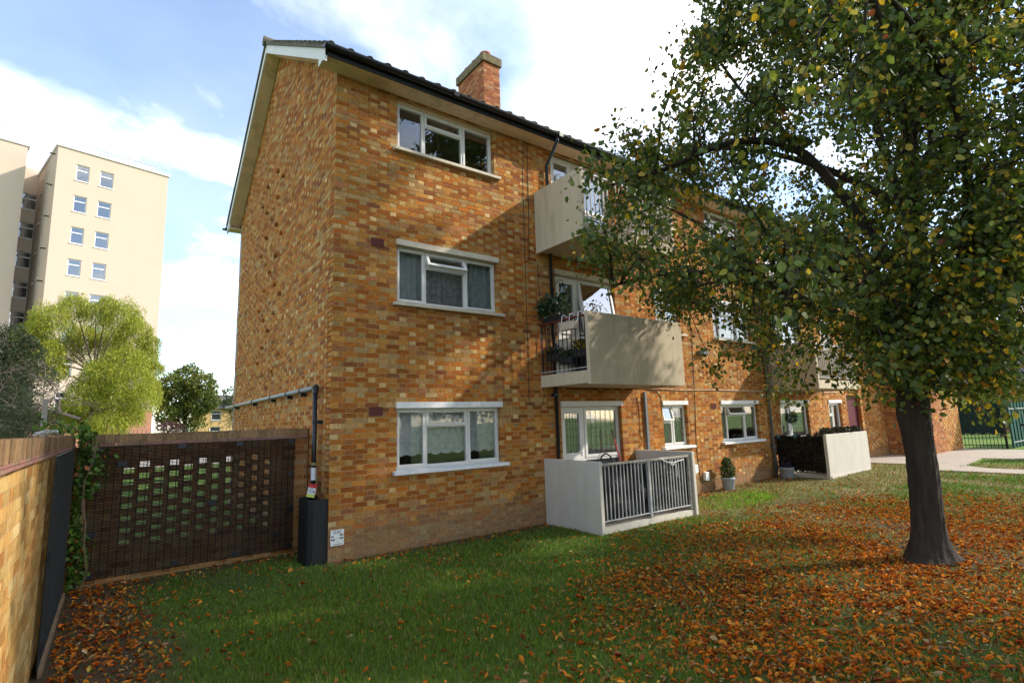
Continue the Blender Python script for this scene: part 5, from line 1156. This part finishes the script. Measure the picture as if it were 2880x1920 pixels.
for (x_, y_, z_, r_) in WILLOW:
    for s_ in range(int(210*r_)):
        A = random.uniform(0, 6.283); q = r_*math.sqrt(random.random()); L_ = random.uniform(.5, 1.25)*r_*1.2; sx, sy = x_+q*math.cos(A), y_+q*math.sin(A); zt = z_+math.sqrt(max(0, r_*r_-q*q))*.8
        for t in np.arange(0, L_, .045): ex.append((sx+random.gauss(0, .035)+.1*math.cos(A)*t, sy+random.gauss(0, .035), zt-t))
bg_tree('willow_tree', WILLOW, 'bright yellow-green weeping willow in front of the cream tower block', 3200, .12, [((.38, .385, .035), 40), ((.29, .34, .035), 30), ((.44, .41, .04), 20), ((.16, .21, .03), 10)], (-3.5, 24.3, .15), NARROW_V, .55, m_willow, extra=np.array(ex))
bg_tree('dark_conifer', [(-5.28, 14.68, 4.7, .61), (-4.9, 15.02, 4.48, .49), (-5.25, 15.04, 3.78, .68), (-4.45, 13.21, 3.51, .51), (-5.67, 14.32, 4.1, .78), (-5.69, 14.47, 2.94, .78), (-5.0, 14.4, 2.4, .7)], 'dark green conifer at the left edge beyond the garden wall', 7000, .11, [((.035, .055, .025), 60), ((.07, .08, .035), 30), ((.13, .09, .05), 10)], (-5.4, 14.6, .12), NARROW_V)
bg_tree('grey_green_shrub', [(-4.12, 7.21, 2.50, .4), (-3.73, 6.72, 2.40, .31), (-4.22, 7.15, 2.10, .35), (-3.57, 6.6, 2.10, .26), (-4.02, 7.91, 2.05, .38), (-3.9, 7.0, 1.6, .5)], 'grey-green shrub just behind the left garden wall', 12000, .06, [((.11, .13, .055), 50), ((.07, .09, .04), 35), ((.20, .18, .09), 15)], (-3.95, 7.1, .05), NARROW_V, .2, cat='shrub')
bg_tree('round_tree', [(2.99, 53.51, 6.92, 1.29), (1.67, 52.34, 6.17, 1.16), (4.07, 51.13, 6.12, 1.17), (2.39, 53.74, 4.79, 1.54), (3.9, 52.25, 4.71, 1.44), (1.1, 53.72, 5.42, .84), (3.17, 53.43, 3.29, 1.54), (1.46, 52.2, 3.49, 1.03), (4.92, 51.49, 4.68, .76)], 'round dark green tree in the distance left of the brick block', 800, .26, [((.085, .125, .025), 45), ((.13, .16, .03), 30), ((.21, .18, .035), 15), ((.05, .075, .02), 10)], (3.0, 53, .3), shell=.6)
bg_tree('small_far_tree', [(7.47, 57.74, 5.68, .77), (7.14, 57.45, 4.48, .71), (7.89, 56.79, 4.45, .95), (8.4, 57.2, 3.2, .9)], 'small distant tree touching the left edge of the brick gable', 450, .22, [((.05, .075, .02), 60), ((.08, .10, .025), 40)], (7.5, 57.4, .15))
bg_tree('purple_shrub', [(.82, 41.8, 2.2, .5), (1.63, 42.75, 2.1, .45), (.37, 41.3, 2.2, .4), (1.0, 42, 1.5, .7)], 'dark purple-leaved shrub low in the distance beside the round tree', 800, .16, [((.07, .03, .035), 70), ((.10, .05, .045), 30)], (.9, 42, .06), cat='shrub')
bg_tree('bright_shrub', [(35.15, 1.09, 2.54, .5), (37.0, .83, 2.65, .6), (36.12, -.07, 2.47, .6), (37.0, -.63, 2.56, .65), (36.9, -1.15, 2.41, .6), (36.22, .37, 2.02, .6), (36.5, -2, 2.4, .7), (36.2, 0, 1.2, .9), (36.6, -1.3, 1.3, .9)], 'bright yellow-green bush behind the railings at right', 700, .15, [((.20, .26, .03), 50), ((.13, .19, .03), 50)], (36.3, 0, .1), cat='shrub')
# bare twigs in front of the conifer
bt = empty('bare_branches', (-3.9, 8.2, 0), 'bare pinkish-brown dead branches at left above the garden wall', 'branches'); mb = MB(); mb.smooth = True
def twig(p, d, L_, r_, dep_):
    pts = [Vector(p)]
    for i in range(4): d = (d+Vector((random.gauss(0, .22), random.gauss(0, .22), random.gauss(0, .16)))).normalized(); pts.append(pts[-1]+d*L_/4)
    mb.tube(pts, [r_, r_*.85, r_*.7, r_*.5, r_*.3], 5, cap=False)
    if dep_:
        for q in range(4): i = random.randint(1, 4); twig(pts[i], (d+Vector((random.gauss(0, .7), random.gauss(0, .5), random.gauss(.05, .5)))).normalized(), L_*.55, r_*.55, dep_-1)
for q in range(4): twig((-3.4+.1*q, 8.0, 1.6+.2*q), Vector((-.85, .25, .35)).normalized(), 2.3, .032, 3)
mb.obj('twigs', M('dead_twig', (.33, .22, .18), rough=.9, var=.2), bt)
ps = empty('wooden_post', (-3.56, 5.75, 0), 'pale weathered wooden post rising behind the left garden wall', 'post'); mb = MB(); mb.box(-3.60, -3.52, 5.71, 5.79, 0, 2.52); o = mb.obj('post', M('grey_wood', (.36, .30, .26), rough=.9, var=.25, scale=9, vscale=(1, 1, .2)), ps); mb = MB(); mb.box(-3.605, -3.515, 5.705, 5.795, 2.521, 2.545); mb.obj('post_top', bpy.data.materials['grey_wood'], ps)
cw = empty('wire_coil', (-3.0, -.6, 1.87), 'loose tangle of pale wire lying on the left garden wall', 'wire'); mb = MB(); mb.smooth = True
mb.tube([(-3.02+.06*math.sin(q*.9), -1.6+.12*q, 1.865+.03*abs(math.sin(q*1.3))) for q in range(10)], .006, 5); mb.tube([(-3.0+.08*math.cos(q*.6), -.7+.13*math.sin(q*.6), 1.89+.02*math.sin(q)) for q in range(12)], .006, 5); mb.obj('wire', m_rail, cw)
railing('boundary_railing', (-2.3, 15.3), (4.2, 16.0), 0, 1.97, 54, 'thin green spiked railings seen just over the screen wall', M('railing_green', (.02, .06, .05), rough=.5), .012, spikes=True)

# ------------------------------------------------------------------ tower block, houses
def house_face(root, t1, e_, W_, z0, z1, wins, mat, thick=1.0, name='wall', nrm=None):
    e_ = Vector(e_); nn = Vector((e_.y, -e_.x, 0)) if nrm is None else Vector(nrm)
    return wall_core(name, t1, tuple(e_), tuple(nn), 0, W_, z0, z1, wins, thick, mat, root, recess=0, grow=0), e_, nn
m_tframe = M('tower_window_frame', (.72, .72, .72), rough=.5, var=.03); m_tglass = M_glass('tower_glass', (.3, .36, .4), .22); m_tin = M('tower_interior', (.10, .115, .13), rough=.9)
def tower_windows(root, O, e_, nn, wins, curt=True):
    O = Vector(O)
    for (a, b, c, d) in wins:
        Mx = Matrix((tuple(e_)+(0,), tuple(-nn)+(0,), (0, 0, 1, 0), (0, 0, 0, 1))).transposed(); Mx.translation = O
        mb = MB(); ringbar(mb, a, b, c, d, .07, .10, .18, Mx); zt = d-(d-c)*.34; mb.box(a+.07, b-.07, .10, .18, zt-.04, zt+.04, M=Mx); f = mb.obj('window', m_tframe, root)
        for (q0, q1) in ((c+.07, zt-.04), (zt+.04, d-.07)): k = MB(); k.box(a+.07, b-.07, .13, .14, q0, q1, M=Mx); k.obj('pane', m_tglass, f)
        k = MB(); k.box(a-.06, b+.06, -.06, .12, c-.07, c, M=Mx); k.obj('sill', m_tframe, f)
        if curt and random.random() < .6: k = MB(); k.box(a+.07, b-.07, .22, .23, c+.05, c+(d-c)*random.choice((.45, .6, .9)), M=Mx); k.obj('curtain', m_room if random.random() < .4 else m_signw, f)
        k = MB(); k.box(a-.02, b+.02, .5, .52, c-.02, d+.02, M=Mx); k.obj('room', m_tin, f)
tw = empty('tower_block', (-7.3, 44.5, 0), 'tall cream rendered tower block with white windows beyond the willow', 'building')
T1 = (-7.41, 44.50, 0); E_ = Vector((.973, .231, 0)).normalized(); TZ = 24.35
rows = [1.87+(20.62-1.87)*1.14-2.6*i for i in range(8)]; wins = []
for zt in rows: wins += [(1.22, 2.05, zt-1.33, zt), (2.76, 3.66, zt-1.33, zt)]
f_, e_, nn = house_face(tw, T1, E_, 7.6, 3.6, TZ, wins, m_cream, .35); tower_windows(tw, T1, e_, nn, wins)
def plan_box(root, name, O, e_, L_, D_, z0, z1, mat, d0=0.):
    O = Vector(O); b = Vector((-e_.y, e_.x, 0)); P = [O+b*d0, O+e_*L_+b*d0, O+e_*L_+b*D_, O+b*D_]; mb = MB(); lo = [(*p.xy, z0) for p in P]; hi = [(*p.xy, z1) for p in P]; mb.face(lo[::-1]); mb.face(hi)
    for i in range(4): mb.face([lo[i], lo[(i+1) % 4], hi[(i+1) % 4], hi[i]])
    return mb.obj(name, mat, root)
BK = Vector((-E_.y, E_.x, 0))
plan_box(tw, 'core', Vector(T1)+E_*.02, E_, 7.56, 9.98, 0, TZ-.05, m_cream, .9)
plan_box(tw, 'brick_plinth', Vector(T1)+E_*.0, E_, 7.6, .36, -.2, 3.598, m_redbrick)
# side face with narrow windows
swn = []
for zt in rows: swn += [(2.6, 3.3, zt-1.2, zt), (5.0, 5.7, zt-1.2, zt)]
O2 = Vector(T1)+BK*10; sf, e2, n2_ = house_face(tw, tuple(O2), -BK, 9.64, 0, TZ-.01, [(10-b-.35, 10-a-.35, c, d) for a, b, c, d in swn], m_cream, .3, 'side_wall'); tower_windows(tw, O2, e2, n2_, [(10-b-.35, 10-a-.35, c, d) for a, b, c, d in swn], False)
plan_box(tw, 'parapet', Vector(T1)-E_*.12-BK*.12, E_, 7.84, 10.2, TZ, TZ+.16, m_tframe)
def roof_rail(root, pts, z0, z1):
    mb = MB(); mb.tube([(*p.xy, z1) for p in pts], .03, 6); mb.tube([(*pts[0].xy, z0), (*pts[0].xy, z1)], .03, 6)
    for k in range(4): p = pts[0].lerp(pts[-1], (k+.5)/4); mb.tube([(*p.xy, z0), (*p.xy, z1)], .025, 5)
    mb.tube([(*pts[-1].xy, z0), (*pts[-1].xy, z1)], .03, 6); mb.obj('roof_rail', m_pipe, root)
roof_rail(tw, [Vector(T1)+E_*1.1+BK*.8, Vector(T1)+E_*6.9+BK*.8], TZ+.16, TZ+.95)
for zt in rows:
    mb = MB(); p = Vector(T1)+BK*.9-E_*.02; mb.tube([(*p.xy, zt+.7), (*(p-E_*.35).xy, zt+.68)], .05, 6); mb.obj('overflow_pipe', m_blackm, tw)
LWO = Vector((-2.47, -7.7, 0))+(Vector((-8.06, 35.94, 0))-Vector((-2.47, -7.7, 0)))*55.7/44
wins = []
for i in range(8): zt = 22.35-2.6*i; wins += [(12-2.6-.85, 12-2.6, zt-1.33, zt), (12-5.5, 12-4.6, zt-1.33, zt)]
lwn = empty('tower_wing', tuple(LWO-E_*6), 'left wing of the cream tower, cut off by the left picture edge', 'building')
f_, e_, nn = house_face(lwn, tuple(LWO-E_*12), E_, 12, 0, 25.0, wins, m_cream, .3); tower_windows(lwn, LWO-E_*12, e_, nn, wins)
plan_box(lwn, 'core', LWO-E_*11.98, E_, 11.96, 8, 0, 24.98, m_cream, .8); plan_box(lwn, 'parapet', LWO-E_*12.1-BK*.12, E_, 12.25, 8.2, 25.0, 25.16, m_tframe)
roof_rail(lwn, [LWO-E_*8+BK*.8, LWO-E_*1.4+BK*.8], 25.16, 26.9)
LK = Vector((-2.47, -7.7, 0))+(Vector((-8.97, 43.89, 0))-Vector((-2.47, -7.7, 0)))*60/52
wins = []
for i in range(8): zt = 22.6-2.6*i; wins += [(3.5, 4.85, zt-1.4, zt)]
lk = empty('tower_link', tuple(LK), 'recessed link between the two cream tower blocks with wide windows', 'building')
f_, e_, nn = house_face(lk, tuple(LK-E_*4), E_, 8, 0, 24.9, wins, m_cream, .3); tower_windows(lk, LK-E_*4, e_, nn, wins, False); plan_box(lk, 'core', LK-E_*3.98, E_, 7.96, 5, 0, 24.88, m_cream, .8)
def cottage(name, O, e_, W_, D_, h, rh, label, mwall, wins, roofm):
    e_ = Vector(e_).normalized(); c = empty(name, O, label, 'house'); f_, e2, nn = house_face(c, O, e_, W_, 0, h, wins, mwall, .3); tower_windows(c, O, e2, nn, wins, False); plan_box(c, 'core', Vector(O)+e_*.02, e_, W_-.04, D_, 0, h-.01, mwall, .8)
    b = Vector((-e_.y, e_.x, 0)); A_ = [Vector(O)-e_*.3-b*.4, Vector(O)+e_*(W_+.3)-b*.4, Vector(O)+e_*(W_+.3)+b*(D_+.4), Vector(O)-e_*.3+b*(D_+.4)]; r1, r2 = (A_[0]+A_[3])/2, (A_[1]+A_[2])/2; mb = MB()
    P = [(*v.xy, h) for v in A_]; Q = [(*r1.xy, h+rh), (*r2.xy, h+rh)]; mb.face([P[0], P[1], Q[1], Q[0]]); mb.face([P[2], P[3], Q[0], Q[1]]); mb.face([P[1], P[2], Q[1]]); mb.face([P[3], P[0], Q[0]]); mb.face(P[::-1]); mb.obj('roof', roofm, c); return c
m_slate = M('slate', (.14, .13, .14), rough=.8, var=.25, scale=3); m_buff = M('buff_brick', (.55, .37, .16), rough=.9, var=.12, scale=8)
cottage('far_house', (4.3, 57, 0), (1, -.02, 0), 12, 7, 4.1, 1.6, 'small buff brick house with dark roof in the distance beside the gable', m_buff, [(1.4, 2.3, 2.9, 3.9), (3.6, 4.8, 2.9, 3.9), (1.3, 2.3, .8, 2.2), (3.5, 5.0, .3, 2.3)], m_slate)
cottage('slate_house', (43, 4.5, 0), (.06, -1, 0), 16, 8, 3.0, 3.4, 'grey slate-roofed bungalow glimpsed behind the tree at right', m_redbrick, [(1.5, 2.8, 1.0, 2.3), (5, 6.3, 1.0, 2.3), (8, 9.3, 1, 2.3)], m_slate)

# ------------------------------------------------------------------ trees across the lawn behind the viewer (they show in the window reflections)
for q, (x_, y_, h_, lab) in enumerate(((-8, -24, 12, 'broad green tree across the lawn behind the viewer, leftmost of three'), (8.5, -15.5, 15, 'broad green tree across the lawn behind the viewer, middle of three'), (17, -18, 17, 'broad green tree across the lawn behind the viewer, rightmost of three'))):
    bl = [(x_+random.uniform(-3.2, 3.2), y_+random.uniform(-1.6, 1.6), h_*random.uniform(.32, .95), random.uniform(1.0, 1.8)) for _ in range(24)]
    bg_tree('broad_tree', bl, lab, 260, .34, [((.05, .085, .02), 60), ((.08, .12, .025), 40)], (x_, y_, .3));
